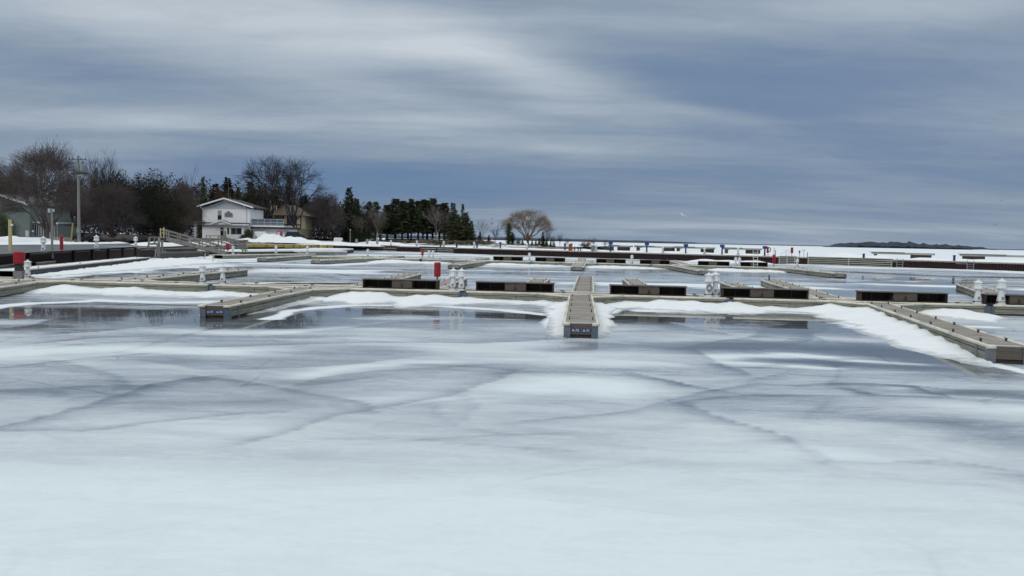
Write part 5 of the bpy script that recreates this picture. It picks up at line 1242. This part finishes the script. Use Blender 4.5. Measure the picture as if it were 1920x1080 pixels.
for y in (409.5, 415.2, 421): rl.box(hx(470), hx(531), .34, .44, zz(y)-.05, zz(y)+.05)
for k in range(60): x = hx(470.8+k*1.01); rl.box(x-.015, x+.015, .39, .41, zz(421), zz(415.2))
br_ = rl.build('balcony_railing', MT['ltgrey'], hs); MB().box(hx(470.5), hx(530.6), .47, .49, zz(421), zz(410)).build('glass_panel', MT['pane2'], br_)
MB().box(hx(466), hx(470), 1.44, 1.498, zz(444), zz(430)).build('door', MT['pane'], hs)
# carport post frame at the left
q = MB(); q.box(hx(361.5), hx(365), 1, 1.4, -1, zz(418)); q.box(hx(361), hx(380), .9, 5, zz(419), zz(417)); q.build('carport', MT['ltgrey'], hs)
# white tank with lettering-like valves, vending machine, shrubs, car by the wing
def at(px, py, yy=0): return Vector((o.x+hx(px), o.y+yy, o.z+zz(py)))
t = thing('fuel_tank', at(491, 446.5, -1), 0, 'white box shaped tank against the wing of the white house', 'tank')
MB().box(-1.25, 1.25, -.6, .6, .35, 1.7).build('body', MT['trim'], t); MB().box(-1.15, 1.15, -.5, .5, 1.702, 1.82).build('lid', MT['ltgrey'], t)
for x in (-.9, 0, .9): MB().box(x-.12, x+.12, -.70, -.605, .3, .62).build('valve', MT['darkiron'], t)
t = thing('vending_machine', at(526, 447, -1.0), 0, 'pink and red vending machine at the right end of the white wing', 'vending machine')
MB().box(-.6, .6, -.4, .4, 0, 2.0).build('cabinet', MT['pink'], t); MB().box(-.45, .25, -.43, -.405, .75, 1.8).build('front_panel', MT['ltgrey'], t); MB().box(.32, .5, -.43, -.405, 1.0, 1.5).build('coin_panel', MT['darkiron'], t)
for px, py, tw_, lab in [(468, 447, 436, 'black conical shrub at the corner of the white house'), (476, 448, 438, 'low black bush right of the conical one'), (460.5, 449, 439, 'low black bush in front of the house corner')]:
    plant('shrub', 'cedar2', px, 203, tw_-(8 if 'conical' in lab else 0), 12, lab, 'shrub', 'black shrubs at the house corner', mats=ND, base=at(px, py, -2.5))
# ------------------------------------------------------------------ tudor house
o2, hx, hz, s_ = frame_at(540, 447.5, 228)
z2 = lambda py: hz(540, py)
th_ = thing('tudor_house', o2, 0, 'tan and cream half timbered house with a brown hipped roof behind the white one', 'house')
MB().box(hx(470), hx(536), 1, 12, -1, z2(404)).build('wall', MT['tan'], th_)
MB().vprism([(hx(470), z2(404)), (hx(505), z2(404)), (hx(487), z2(384))], .95, 3).build('gable', MT['tan'], th_)
MB().box(hx(534), hx(567), -1.5, 11, z2(428.5), z2(403)).build('upper_wall', MT['cream'], th_)
MB().box(hx(537), hx(567.5), -1.3, 10.8, -1, z2(428.6)).build('lower_wall', MT['tan'], th_)
def hip(x0, x1, y0, y1, ez_, rx0, rx1, rz_, ry):
    q = MB(); q.v += [(x0, y0, ez_), (x1, y0, ez_), (x1, y1, ez_), (x0, y1, ez_), (rx0, ry, rz_), (rx1, ry, rz_)]
    q.f += [(0, 1, 5, 4), (1, 2, 5), (2, 3, 4, 5), (3, 0, 4), (3, 2, 1, 0)]; return q
hip(hx(508), hx(576), -2.4, 12.5, z2(404.5), hx(520), hx(545), z2(384), 5).build('roof', MT['roofbrown'], th_)
hip(hx(465), hx(530), .4, 13, z2(401), hx(476), hx(530), z2(380.5), 7).build('roof', MT['roofbrown'], th_)
for a, b_ in (((468, 404), (488, 381)), ((488, 381), (514, 409))):
    MB().bar((hx(a[0]), .5, z2(a[1])), (hx(b_[0]), .5, z2(b_[1])), .9, .5).build('gable_roof', MT['tudor'], th_)
ch = MB().box(hx(504), hx(516.5), .0, 1.6, z2(409), z2(386)).build('chimney', MT['cream'], th_)
q = MB()
for x in (504, 510, 516): q.box(hx(x)-.14, hx(x)+.14, -.06, -.003, z2(409), z2(386))
q.build('timber', MT['tudor'], ch); MB().tube((hx(506), .8, z2(386)), (hx(506), .8, z2(374)), .18, .18, 6).build('flue', MT['ltgrey'], th_)
q = MB()
for x in (534.5, 541.5, 558, 566.6): q.box(hx(x)-.14, hx(x)+.14, -1.56, -1.503, z2(428), z2(404))
for y in (427.8, 421.5, 404.5): q.box(hx(534), hx(567), -1.575, -1.503, z2(y)-.14, z2(y)+.14)
q.box(hx(550)-.1, hx(550)+.1, -1.56, -1.503, z2(427.8), z2(421.5)); q.build('timber', MT['tudor'], th_)
zz2 = z2
window(th_, 542, 557.5, 405.5, 420.8, -1.52, z2, mull=1, frm='tudor'); window(th_, 476, 494, 402, 408, .98, z2, mull=1, frm='tudor'); window(th_, 541, 553, 432, 440, -1.32, z2, frm='tudor')
# dark car beside the snow heap
def car(loc, rz, label):
    t = thing('parked_car', loc, rz, label, 'car')
    q = MB(); q.vprism([(-2.3, .35), (2.3, .35), (2.35, .75), (2.2, .98), (1.2, 1.08), (.55, 1.72), (-1.8, 1.75), (-2.25, 1.1), (-2.35, .8)], -.9, .9); q.build('body', MT['carpaint'], t)
    for s in (-1, 1):
        q = MB(); q.vprism([(1.0, 1.1), (.5, 1.62), (-.25, 1.64), (-.25, 1.1)], s*.905-.004, s*.905+.004); q.vprism([(-.35, 1.1), (-.35, 1.64), (-1.7, 1.66), (-2.0, 1.1)], s*.905-.004, s*.905+.004); q.build('side_window', MT['pane'], t)
        for x in (-1.45, 1.5):
            wh = MB().tube((x, s*.72, .36), (x, s*.93, .36), .36, .36, 16).build('wheel', MT['rubber'], t); MB().tube((x, s*.93, .36), (x, s*.945, .36), .2, .2, 12).build('rim', MT['ltgrey'], wh)
        MB().box(2.3, 2.37, s*.62-.18, s*.62+.18, .68, .86).build('headlight', MT['ltgrey'], t)
    MB().box(2.34, 2.39, -.5, .5, .4, .62).build('bumper', MT['rubber'], t)
    return t
car(LAND(554, 206)+Vector((0, 0, .35)), .1, 'dark car parked before the tudor house, half hidden by the snow heap')
car(LAND(162, 152)+Vector((0, 0, .1)), 2.9, 'dark car with snow on its hood parked behind the utility pole')
# ------------------------------------------------------------------ green building at left
og, hx, hz, s_ = frame_at(40, 445, 175)
zg = lambda py: hz(40, py)
gb = thing('green_building', og, 0, 'pale green boat house with a shallow gable at the left edge', 'building')
MB().vprism([(hx(-60), -1.2), (hx(56), -1.2), (hx(56), zg(384)), (hx(4), zg(368)), (hx(-60), zg(387))], 0, 16).build('wall', MT['teal'], gb)
q = MB()
for a, b_ in (((-64, 387.5), (4, 367)), ((4, 367), (60, 385))): q.vprism([(hx(a[0]), zg(a[1])), (hx(b_[0]), zg(b_[1])), (hx(b_[0]), zg(b_[1])+.25), (hx(a[0]), zg(a[1])+.25)], -1, 17)
r_ = q.build('roof', MT['roof'], gb)
q = MB()
for a, b_ in (((-64, 387.5), (4, 367)), ((4, 367), (60, 385))): q.vprism([(hx(a[0]), zg(a[1])-.12), (hx(b_[0]), zg(b_[1])-.12), (hx(b_[0]), zg(b_[1])+.3), (hx(a[0]), zg(a[1])+.3)], -1.08, -1.003)
q.build('barge_board', MT['ltgrey'], r_)
MB().box(hx(56), hx(96), 1.5, 12, -1.2, zg(418)).build('annex_wall', MT['teal'], gb)
MB().box(hx(55.5), hx(98), 1.0, 12.5, zg(417.9), zg(415)).build('annex_roof', MT['ltgrey'], gb)
for k in range(9): window(gb, 58+k*4.2, 60.4+k*4.2, 421, 442, 1.5, zg, fr=.07, frm='ltgrey')
MB().box(hx(48), hx(54), -.06, -.003, zg(444), zg(432)).build('door', MT['ltgrey'], gb)
# ------------------------------------------------------------------ poles and lamps
b0 = LAND(148, 138)
up = thing('utility_pole', b0, 0, 'tall wooden utility pole with crossarm and transformer', 'utility pole')
sp_ = 138/F; zp = lambda py: (CAMH-b0.z)/sp_*sp_-(py-HY(148))*sp_
MB().tube((0, 0, -.3), (0, 0, zp(293)), .26, .17, 10).build('pole', MT['pole'], up)
MB().box(-1.45, 1.45, -.28, -.16, zp(301.5), zp(299.8)).build('crossarm', MT['dkgrey_wood'], up)
for x in (-1.3, -.7, .5, 1.25): MB().lathe([(.03, 0), (.07, .03), (.07, .1), (.05, .16), (.07, .2), (.03, .26)], 8, (x, -.22, zp(299.8))).build('insulator', MT['darkiron'], up)
for x in (-1.25, .9): MB().lathe([(.03, 0), (.08, .1), (.08, .3), (.03, .36)], 8, (x, -.22, zp(301.5)-.5)).build('insulator', MT['darkiron'], up)
tr = MB().lathe([(.26, 0), (.30, .05), (.30, .85), (.22, .95)], 12, (.65, -.1, zp(321))).build('transformer', MT['grey'], up)
MB().tube((.55, -.1, zp(321)+.95), (.55, -.1, zp(321)+1.25), .05, .03, 6).build('bushing', MT['darkiron'], tr); MB().tube((.78, -.1, zp(321)+.95), (.78, -.1, zp(321)+1.25), .05, .03, 6).build('bushing', MT['darkiron'], tr)
q = MB(); q.box(-.25, 1.3, -.35, .2, zp(328), zp(323)); q.build('bracket', MT['darkiron'], up)
q = MB(); q.bar((0, -.2, zp(330)), (.9, -.25, zp(328)), .08, .12); q.build('lamp_arm', MT['ltgrey'], up)
MB().box(-.22, .22, -.36, -.2, zp(436), zp(429)).build('meter_box', MT['grey'], up)
pz_ = P(98, 474.5, QT)
lp = thing('lamp_post', (pz_.x, pz_.y, .9), 0, 'grey square lamp post with a box lamp on the left quay', 'lamp post'); sl = pz_.y/F
MB().box(-.08, .08, -.08, .08, 0, (479-386)*sl).build('post', MT['pole'], lp); MB().box(-.32, -.09, -.14, .14, (479-393)*sl, (479-385.5)*sl).build('lamp_head', MT['ltgrey'], lp); MB().box(.09, .20, -.12, .12, (479-391)*sl, (479-386)*sl).build('photocell', MT['ltgrey'], lp)
p = P(20, 505, 0); t = thing('timber_post', (p.x, p.y, 0), 0, 'yellowish timber post with a small lamp behind the red cabinet at left', 'post')
MB().box(-.11, .11, -.11, .11, -.2, (505-412)*p.y/F).build('post', MT['yellowwood'], t); MB().lathe([(.03, 0), (.12, .05), (.12, .14), (.04, .2)], 10, (.22, -.1, (505-424)*p.y/F)).build('lamp', MT['trim'], t); 
p = P(115.5, 472.2, QT); t = thing('standpipe', p, 0, 'red fire standpipe column on the left quay', 'standpipe'); MB().lathe([(.24, 0), (.24, .05), (.17, .06), (.17, 1.55), (.20, 1.6), (.12, 1.75)], 12).build('column', MT['red'], t); MB().tube((-.24, 0, 1.25), (.24, 0, 1.25), .07, .07, 8).build('outlet', MT['ltgrey'], t)
GQ = 'white pedestals on the left quay'
for px, py, l, sc in [(81.5, 473.6, 'white pedestal on the left quay beside the lamp post', 1.18), (181, 468.6, 'white pedestal on the left quay below the utility pole', 1.3), (254.5, 464.6, 'white pedestal at the right corner of the left quay', 1.2)]:
    p = P(px, py, QT); put_ped(p, l, GQ, sc)
# little signs and lights in front of the green building
for px, ty, by, D, l in [(107.5, 418, 444, 165, 'thin white globe lamp left of the yellow post'), (62, 432, 452, 158, 'thin dark sign stake in front of the green annex')]:
    c = LAND(px, D); t = thing('garden_lamp', c, 0, l, 'lamp'); h_ = PD(px, ty, D).z-c.z; MB().tube((0, 0, 0), (0, 0, h_-.3), .05, .04, 6).build('post', MT['ltgrey'], t); MB().lathe([(.05, 0), (.18, .05), (.18, .22), (.06, .3)], 8, (0, 0, h_-.3)).build('lantern', MT['trim'], t)
c = LAND(134, 150); t = thing('yellow_post', c, 0, 'slanting yellow timber post at the foot of the utility pole', 'post'); MB().bar((-.1, 0, 0), (.25, 0, 3.4), .2, .2).build('post', MT['yellowwood'], t)
# ------------------------------------------------------------------ gangway and trestle
Dg0, Dg1 = 126.0, 130.5
A0 = PD(312, 448, Dg0); A1 = PD(424, 478.5, Dg1)
gw = thing('gangway', A0, 0, 'sloping weathered timber gangway with rail trusses down to the floating dock', 'gangway')
v = A1-A0
dirg = v.normalized(); ng = Vector((-dirg.y, dirg.x, 0)).normalized()
for k, off in enumerate((0, 1.9)):
    O = ng*off
    MB().bar(O+Vector((0, 0, .05)), O+v+Vector((0, 0, .25)), .16, .62).build('side_beam', MT['dkgrey_wood'] if k else MT['grey_wood'], gw)
    MB().bar(O+Vector((-.6, 0, 1.45)), O+v*.98+Vector((0, 0, 1.25)), .14, .2).build('top_rail', MT['grey_wood'], gw)
    MB().bar(O+Vector((-.6, 0, .95)), O+v*.98+Vector((0, 0, .78)), .1, .16).build('mid_rail', MT['grey_wood'], gw)
    for i in range(6):
        f = .04+.92*i/5; MB().bar(O+v*f, O+v*f+Vector((0, 0, 1.4)), .15, .15).build('post', MT['grey_wood'], gw)
q = MB(); q.bar(ng*.95+Vector((0, 0, .22)), ng*.95+v+Vector((0, 0, .42)), 1.7, .06); q.build('deck', MT['dkgrey_wood'], gw)
# second lower railing run at the landing
A2 = PD(405, 457, 134); A3 = PD(459, 474, 138)
g2 = thing('ramp_railing', A2, 0, 'short steep ramp of weathered rails right of the gangway foot', 'railing'); v2 = A3-A2; n2_ = Vector((0, 1, 0))
for off in (0, 1.6):
    for h_ in (.35, .8, 1.25): MB().bar((-1.6, off, h_), (.4, off, h_), .1, .12).build('rail', MT['grey_wood'], g2); MB().bar((.4, off, h_), Vector((0, off, h_))+v2, .1, .12).build('rail', MT['grey_wood'], g2)
    for f in (-.3, .08, .5, .92): p = v2*max(f, 0)+Vector((-1.5 if f < 0 else 0, off, 0)); MB().bar(p, p+Vector((0, 0, 1.3)), .14, .14).build('post', MT['grey_wood'], g2)
T0 = P(296, 484, 0); tr = thing('trestle', T0, 0, 'weathered trestle frame of leaning posts left of the gangway', 'trestle'); st_ = T0.y/F
def tb(a, b_, w_=.2, yy=0, n='post', m='grey_wood'): MB().bar(((a[0]-296)*st_, yy, (484-a[1])*st_), ((b_[0]-296)*st_, yy, (484-b_[1])*st_), w_, w_).build(n, MT[m], tr)
tb((277, 468), (281, 445)); tb((296, 484), (299, 446), .28); tb((300, 484), (301, 450), .24, .6); tb((279, 458), (299, 457), .3, 0, 'deck_beam'); tb((281, 444.5), (305, 445), .1, 0, 'top_rail'); tb((289, 458), (290, 445), .12); tb((289, 457), (298, 446), .08, .1, 'brace'); tb((288, 470), (303, 470), .18, .3, 'brace'); tb((304, 478), (310, 470), .15, 0, 'brace'); tb((292, 484), (297, 455), .16, -.3)
tb((300.5, 446), (300, 428), .12, .2, 'marker_post', 'yellowwood'); tb((306, 446), (306.5, 426), .12, .2, 'marker_post', 'yellowwood')
T1 = P(280, 478, .0); t = thing('lattice_heap', T1, 0, 'heap of folded grey lattice frames on the snow left of the trestle', 'frames')
for i in range(9):
    x = (-9+i*2.4)*st_; q = MB(); q.bar((x, .1*i, .2), (x+7*st_, .1*i, 1.0-.05*i), .07, .07); q.bar((x+6*st_, .1*i+.05, .1), (x, .1*i+.05, .9-.05*i), .07, .07); q.bar((x, .1*i-.06, .15), (x+8*st_, .1*i-.06, .12), .07, .07); q.build('lattice_frame', MT['grey_wood'], t)
for px, py in ((325, 465), (353, 474), (384, 484), (400, 488)):
    p = P(px, py+4, 0); o_ = MB().bar((-.12, 0, -.1), (.08, 0, .95), .09, .09).build('marker_stake', MT['yellowwood'], loc=p); tag(o_, 'yellowish marker stake at the foot of the gangway, %s' % {325: 'farthest left', 353: 'second from the left', 384: 'third from the left', 400: 'farthest right'}[px], 'stake', 'marker stakes by the gangway')
# ------------------------------------------------------------------ pier furniture
def onW(px, off=1.5): p = WL(px); return Vector((p.x, p.y, QT+.02))+wn_*off
GPW = 'white lighthouse pedestals on the breakwater'
for k, (px, l) in enumerate([(643.5, 'breakwater pedestal beside the white tank'), (687, 'breakwater pedestal in front of the fourth clipped cedar'), (726, 'breakwater pedestal left of the dry brush'), (774.5, 'breakwater pedestal left of the small red box'), (825, 'breakwater pedestal below the white birch'), (882, 'breakwater pedestal at the right end of the pine stand'), (981, 'breakwater pedestal in front of the willow'), (1111, 'breakwater pedestal by the grey bin and reddish sapling'), (1236, 'breakwater pedestal at the left end of a stored dock'), (1314.5, 'breakwater pedestal on the block of a stored dock'), (1377.5, 'breakwater pedestal above the twin pedestals of the second dock')]):
    p = onW(px, 1.2); 
    if px == 643.5: p = Vector((*P(580, 456.5, QT).xy, QT)); l = 'white pedestal left of the white tank behind the yellow beams'
    put_ped(p, l, GPW, 1.15)
def bluepost(px, off, h, label, w_=.3):
    t = thing('blue_post', onW(px, off), rnd.uniform(-.2, .2), label, 'post', 'blue topped posts on the breakwater'); MB().tube((0, 0, 0), (0, 0, h-.5), .17, .15, 8).build('post', MT['navy'], t); MB().box(-w_, w_, -.2, .2, h-.55, h).build('head', MT['blue'], t)
for px, h, l in [(1134, 2.1, 'blue topped post in front of the reddish young tree'), (1202, 2.1, 'blue topped post left of the second stored dock'), (1275.5, 2.0, 'blue topped post between the second and third stored docks'), (1344, 2.0, 'blue topped post between the third and fourth stored docks'), (1424.5, 1.9, 'blue topped post just left of the red life ring'), (926.5, 1.6, 'dark blue post right of the pine stand'), (1048, 1.6, 'dark blue post at the tip of the point')]: bluepost(px, 2.2, h, l, .42 if px > 1100 else .25)
for px, h, l in [(660, 1.6, 'dark blue bollard beside the thin lamp post'), (673, 1.4, 'dark blue bollard below the first sign board'), (689.5, 1.5, 'dark blue bollard right behind a pedestal'), (817, 1.3, 'dark blue bollard left of the birch pedestal'), (847.5, 1.2, 'dark blue bollard under the stout spruce'), (885.5, 1.7, 'dark blue bollard touching the last pine stand pedestal'), (1784, 1.0, 'blue bollard alone near the right edge'), (1613, .9, 'blue bollard on the ploughed snow')]:
    t = thing('bollard', onW(px, 1.6), 0, l, 'bollard', 'dark blue bollards on the breakwater'); MB().lathe([(.2, 0), (.2, h-.2), (.24, h-.18), (.24, h)], 10).build('post', MT['navy'], t)
# stored docks beyond
GS = 'stored dock sections raised on blocks beyond the wall'
for k, (a, b_, c_, d_, l) in enumerate([(1138, 1178, 1155, 1173, 'first stored dock section, right of the reddish young tree'), (1187, 1258, 1239, 1257, 'second stored dock section, behind a white pedestal'), (1262, 1333, 1311, 1331, 'third stored dock section between two blue topped posts'), (1352, 1421, 1395, 1418, 'fourth stored dock section just left of the last blue topped post'), (1631, 1747, 1704, 1741, 'large stored dock section over the timber and sheet pile joint'), (1796, 1960, 1801, 1842, 'large stored dock section reaching past the right edge')]):
    off = 9.5 if k < 4 else 5.0; p = WL(a); q_ = WL(b_)
    def WLo(px, off=off):
        d = ray(px, 540); B0 = WA+wn_*off; s = (B0.x*d.y-B0.y*d.x)/(wd.y*d.x-wd.x*d.y); return B0+wd*s
    p, q_ = WLo(a), WLo(b_); L = (q_-p).xy.length; t = thing('stored_dock', (p.x, p.y, 0), math.atan2(wd.y, wd.x), l, 'dock section', GS); big = k > 3
    zb = 1.75 if k < 4 else 1.6; zt = zb+(.75 if k < 4 else .72)
    MB().box(0, L, 0, 1.8, zt, zt+.34).build('deck', MT['pale_wood'], t)
    MB().box(-.3 if big else 0, L*.55, -.15, -.02, zt+.34, zt+.42).build('top_plank', MT['dkgrey_wood'], t)
    x0 = (WLo(c_)-p).xy.length; x1 = (WLo(d_)-p).xy.length
    MB().box(x0, x1, .1, 1.7, zb, zt-.002).build('float', MT['dark'], t)
    MB().box(x0+.1, x1-.1, .0, 1.7, 1.0, zb-.004).build('block', MT['pale_wood'], t)
    MB().box(.4, .7, .3, 1.5, .4, zt-.003).build('support', MT['dkgrey_wood'], t)
    if k < 4: MB().box(L*.1-.06, L*.1+.06, -.2, 2.0, zt-.1, zt+.1).build('bracket', MT['navy'], t)
# life ring, red things
t = thing('life_ring_stand', onW(1432, 1.8), .3, 'red life ring on a red board, right of the last blue topped post', 'life ring'); MB().box(-.3, .1, -.06, .06, .55, 1.75).build('board', MT['red'], t)
q = MB()
for i in range(18):
    a, b2 = 2*PI*i/18, 2*PI*(i+1)/18; q.tube((.15+.32*math.cos(a), -.12, 1.2+.4*math.sin(a)), (.15+.32*math.cos(b2), -.12, 1.2+.4*math.sin(b2)), .09, .09, 8)
q.build('ring', MT['red'], t, smooth=True); MB().tube((0, 0, 0), (0, 0, .6), .05, .05, 6).build('post', MT['grey'], t)
p = onW(1477.5, 1.6); red_cab(p, 1.75, .5, 1.1, 'red cabinet on the pier between the life ring and the ploughed snow', GR); p = onW(1492, 1.6); red_cab(p, 1.2, .3, .5, 'smallest red cabinet on the pier near a white mailbox', GR)
t = thing('white_box_post', onW(1500, 1.6), 0, 'small white box on a post at the start of the pale timber wall', 'post box'); MB().tube((0, 0, 0), (0, 0, 1.1), .05, .05, 6).build('post', MT['ltgrey'], t); MB().box(-.25, .25, -.3, .3, 1.1, 1.4).build('box', MT['trim'], t)
for a, b_, l in [(1458, 1474, 'thin pipe railing on the pier between two red cabinets')]:
    t = thing('pipe_railing', onW(a, 1.0), math.atan2(wd.y, wd.x), l, 'railing'); L = (onW(b_)-onW(a)).length
    q = MB(); q.tube((0, 0, .3), (1.2, 0, 1.2), .03, .03, 6); q.tube((1.2, 0, 1.2), (L, 0, 1.2), .03, .03, 6)
    q.build('rail', MT['ltgrey'], t)
    for x in (1.2, L*.6, L): MB().tube((x, 0, 0), (x, 0, 1.2), .03, .03, 6).build('post', MT['ltgrey'], t)
for px, h, l in [(1511, .9, 'thin dark mooring post at the corner of the dark sheet piles'), (1451, 1.2, 'thin dark post by the tall red cabinet')]:
    o_ = MB().tube((0, 0, -.2), (0, 0, h), .07, .06, 6).build('mooring_post', MT['darkiron'], loc=onW(px, .2)); tag(o_, l, 'post')
for a, l in [(1686, 'grey steel ladder frame on the wall under the large stored dock'), (1818, 'grey steel ladder frame on the wall near the right edge')]:
    p = WL(a); t = thing('wall_ladder', (p.x, p.y, 0), math.atan2(wd.y, wd.x), l, 'ladder', 'ladder frames on the breakwater wall'); 
    for x in (-.5, .5): MB().box(x-.05, x+.05, -.42, -.34, -.1, QT+.2).build('rail', MT['grey'], t)
    for z in (.2, .6, 1.0, 1.4): MB().box(-.45, .45, -.41, -.35, z-.04, z+.04).build('rung', MT['grey'], t)
    MB().box(-2.2, -.56, -.41, -.35, 1.0, 1.1).build('bracket', MT['grey'], t)
# things around the pier root
t = thing('white_tank', Vector((*P(634, 459.5, QT).xy, QT)), 0, 'white box tank with rounded top at the corner of the quay', 'tank'); MB().vprism([(-1.05, 0), (1.05, 0), (1.05, 1.55), (.75, 1.9), (-.75, 1.9), (-1.0, 1.55)], -.8, .8).build('body', MT['trim'], t); MB().box(1.052, 1.2, -.5, .5, .1, 1.3).build('side_panel', MT['darkiron'], t)
t = thing('covered_boat', Vector((*P(617, 459, QT).xy, QT)), .1, 'small grey and red dinghy lying beside the white tank', 'boat')
q = MB(); q.lathe([(.05, -1.9), (.35, -1.5), (.55, -.6), (.6, .4), (.5, 1.3), (.4, 1.6)], 10); q.v = [(z, y, x*.6+.32) for x, y, z in q.v]; q.build('hull', MT['grey'], t, smooth=True); MB().vprism([(.0, .6), (1.5, .55), (1.0, .95), (.4, 1.25)], -.35, .35).build('cover', MT['orange'], t)
t = thing('pipe_railing', Vector((*P(600, 455.5, QT).xy, 1.9)), 0, 'long low pipe railing left of the white tank', 'railing'); MB().tube((0, 0, 1.15), (4.2, 0, 1.15), .04, .04, 6).build('rail', MT['ltgrey'], t)
for x in (0, 1.4, 2.8, 4.2): MB().tube((x, 0, 0), (x, 0, 1.15), .035, .035, 6).build('post', MT['ltgrey'], t)
c = Vector((*P(656.5, 459.5, QT).xy, QT)); t = thing('lamp_post', c, 0, 'thin pale lamp post right of the white tank', 'lamp post'); MB().tube((0, 0, 0), (0, 0, 3.9), .10, .08, 8).build('post', MT['pale_wood'], t); MB().box(-.2, .2, -.12, .12, 3.9, 4.1).build('lamp_head', MT['ltgrey'], t)
for px, l in [(668.5, 'first pale notice board in front of the clipped cedars'), (688.5, 'second pale notice board, behind a white pedestal'), (707.5, 'third pale notice board, under the white birch')]:
    c = LAND(px, 222); t = thing('notice_board', (c.x, c.y, c.z+.1), 0, l, 'sign board', 'pale boards by the cedars'); MB().box(-.32, .32, -.06, .06, .3, 1.5).build('board', MT['yellowwood'] if False else MT['pale_wood'], t); MB().tube((0, .1, 0), (0, .1, 1.2), .06, .06, 6).build('post', MT['grey_wood'], t)
for px, l, mk in [(1057.5, 'left one of two orange fuel pump like boxes on the tip of the point', 'orange'), (1061, 'right one of two orange boxes on the tip of the point', 'orange')]:
    t = thing('orange_box', onW(px, 2.0), 0, l, 'utility box', 'orange boxes on the point'); MB().box(-.22, .22, -.2, .2, 0, 1.35+.15*(px == 1061)).build('body', MT[mk], t); MB().box(-.24, .24, -.22, .22, 1.36+.15*(px == 1061), 1.5+.15*(px == 1061)).build('lid', MT['red'], t)
for px, l in [(1067, 'dark standing bottle shaped post right of the orange boxes'), (1074, 'brown post with a small arm on the point'), (1078.5, 'thin dark post left of the grey bin')]:
    t = thing('mooring_post', onW(px, 2.0), 0, l, 'post'); MB().lathe([(.12, 0), (.12, .7), (.05, .85), (.05, 1.1)], 8).build('post', MT['darkiron'], t)
t = thing('grey_bin', onW(1101, 2.2), 0, 'grey bin on the pier root left of a white pedestal', 'bin'); MB().vprism([(-.4, 0), (.4, 0), (.46, 1.15), (-.46, 1.15)], -.4, .4).build('body', MT['grey'], t); MB().box(-.5, .5, -.45, .45, 1.152, 1.25).build('lid', MT['darkiron'], t)
c = LAND(922, 330); t = thing('radio_mast', c, 0, 'very thin radio mast right of the pine stand', 'mast'); hm_ = PD(922, 386, 330).z-c.z
q = MB(); 
for a in range(3): q.tube((.25*math.cos(a*2.1), .25*math.sin(a*2.1), 0), (.12*math.cos(a*2.1), .12*math.sin(a*2.1), hm_), .03, .025, 4)
q.build('lattice', MT['ltgrey'], t)
for k in range(2): MB().box(-.18, .18, -.18, .18, hm_*(.62-.12*k), hm_*(.62-.12*k)+.8).build('antenna', MT['grey'], t)
# boulders along the point shore
for k in range(46):
    px = rnd.uniform(725, 1060); D = rnd.uniform(240, 252) if px < 900 else rnd.uniform(236, 248); c = LAND(px, D)
    q = MB(); n = 7; rr = rnd.uniform(.25, .6)
    q.lathe([(rr*.7, -.2), (rr, .1), (rr*.85, rr*.55), (rr*.35, rr*.85)], n); q.v = [(x*(1+rnd.uniform(-.15, .15)), y*(1+rnd.uniform(-.15, .15)), z*(1+rnd.uniform(-.15, .15))) for x, y, z in q.v]
    o_ = q.build('boulder', MT['concrete'], loc=c, rz=rnd.uniform(0, 6)); tag(o_, 'tan boulder on the shore of the point beneath the trees', 'boulder', 'boulders along the shore of the point')
# birds
def bird(px, py, D, span, mat, bank_, label):
    p = PD(px, py, D); t = MB(); t.lathe([(.02, -.5), (.10, -.3), (.14, 0), (.10, .3), (.03, .5)], 8); t.v = [(z*span*.45, y*span*.6, x*span*.6) for x, y, z in t.v]
    for s in (-1, 1):
        e = Vector((.0, s*span*.28, span*.12)); f_ = Vector((-.1*span, s*span*.55, span*.04)); b = len(t.v)
        t.v += [(.1*span, 0, .03), (-.1*span, 0, .03), tuple(e+Vector((-.09*span, 0, 0))), tuple(e+Vector((.09*span, 0, 0))), tuple(f_)]; t.f += [(b, b+1, b+2, b+3), (b+3, b+2, b+4)]
    o_ = t.build('bird', mat, loc=p, rz=1.2); o_.rotation_euler = (bank_, 0, .9); tag(o_, label, 'bird')
bird(1280, 403.5, 120, 1.3, MT['trim'], .5, 'white gull gliding low over the middle of the horizon'); bird(1877, 376, 120, .8, MT['darkiron'], .3, 'upper dark bird near the right edge of the sky'); bird(1867, 421.5, 120, .8, MT['darkiron'], -.2, 'lower dark bird near the right edge of the sky')
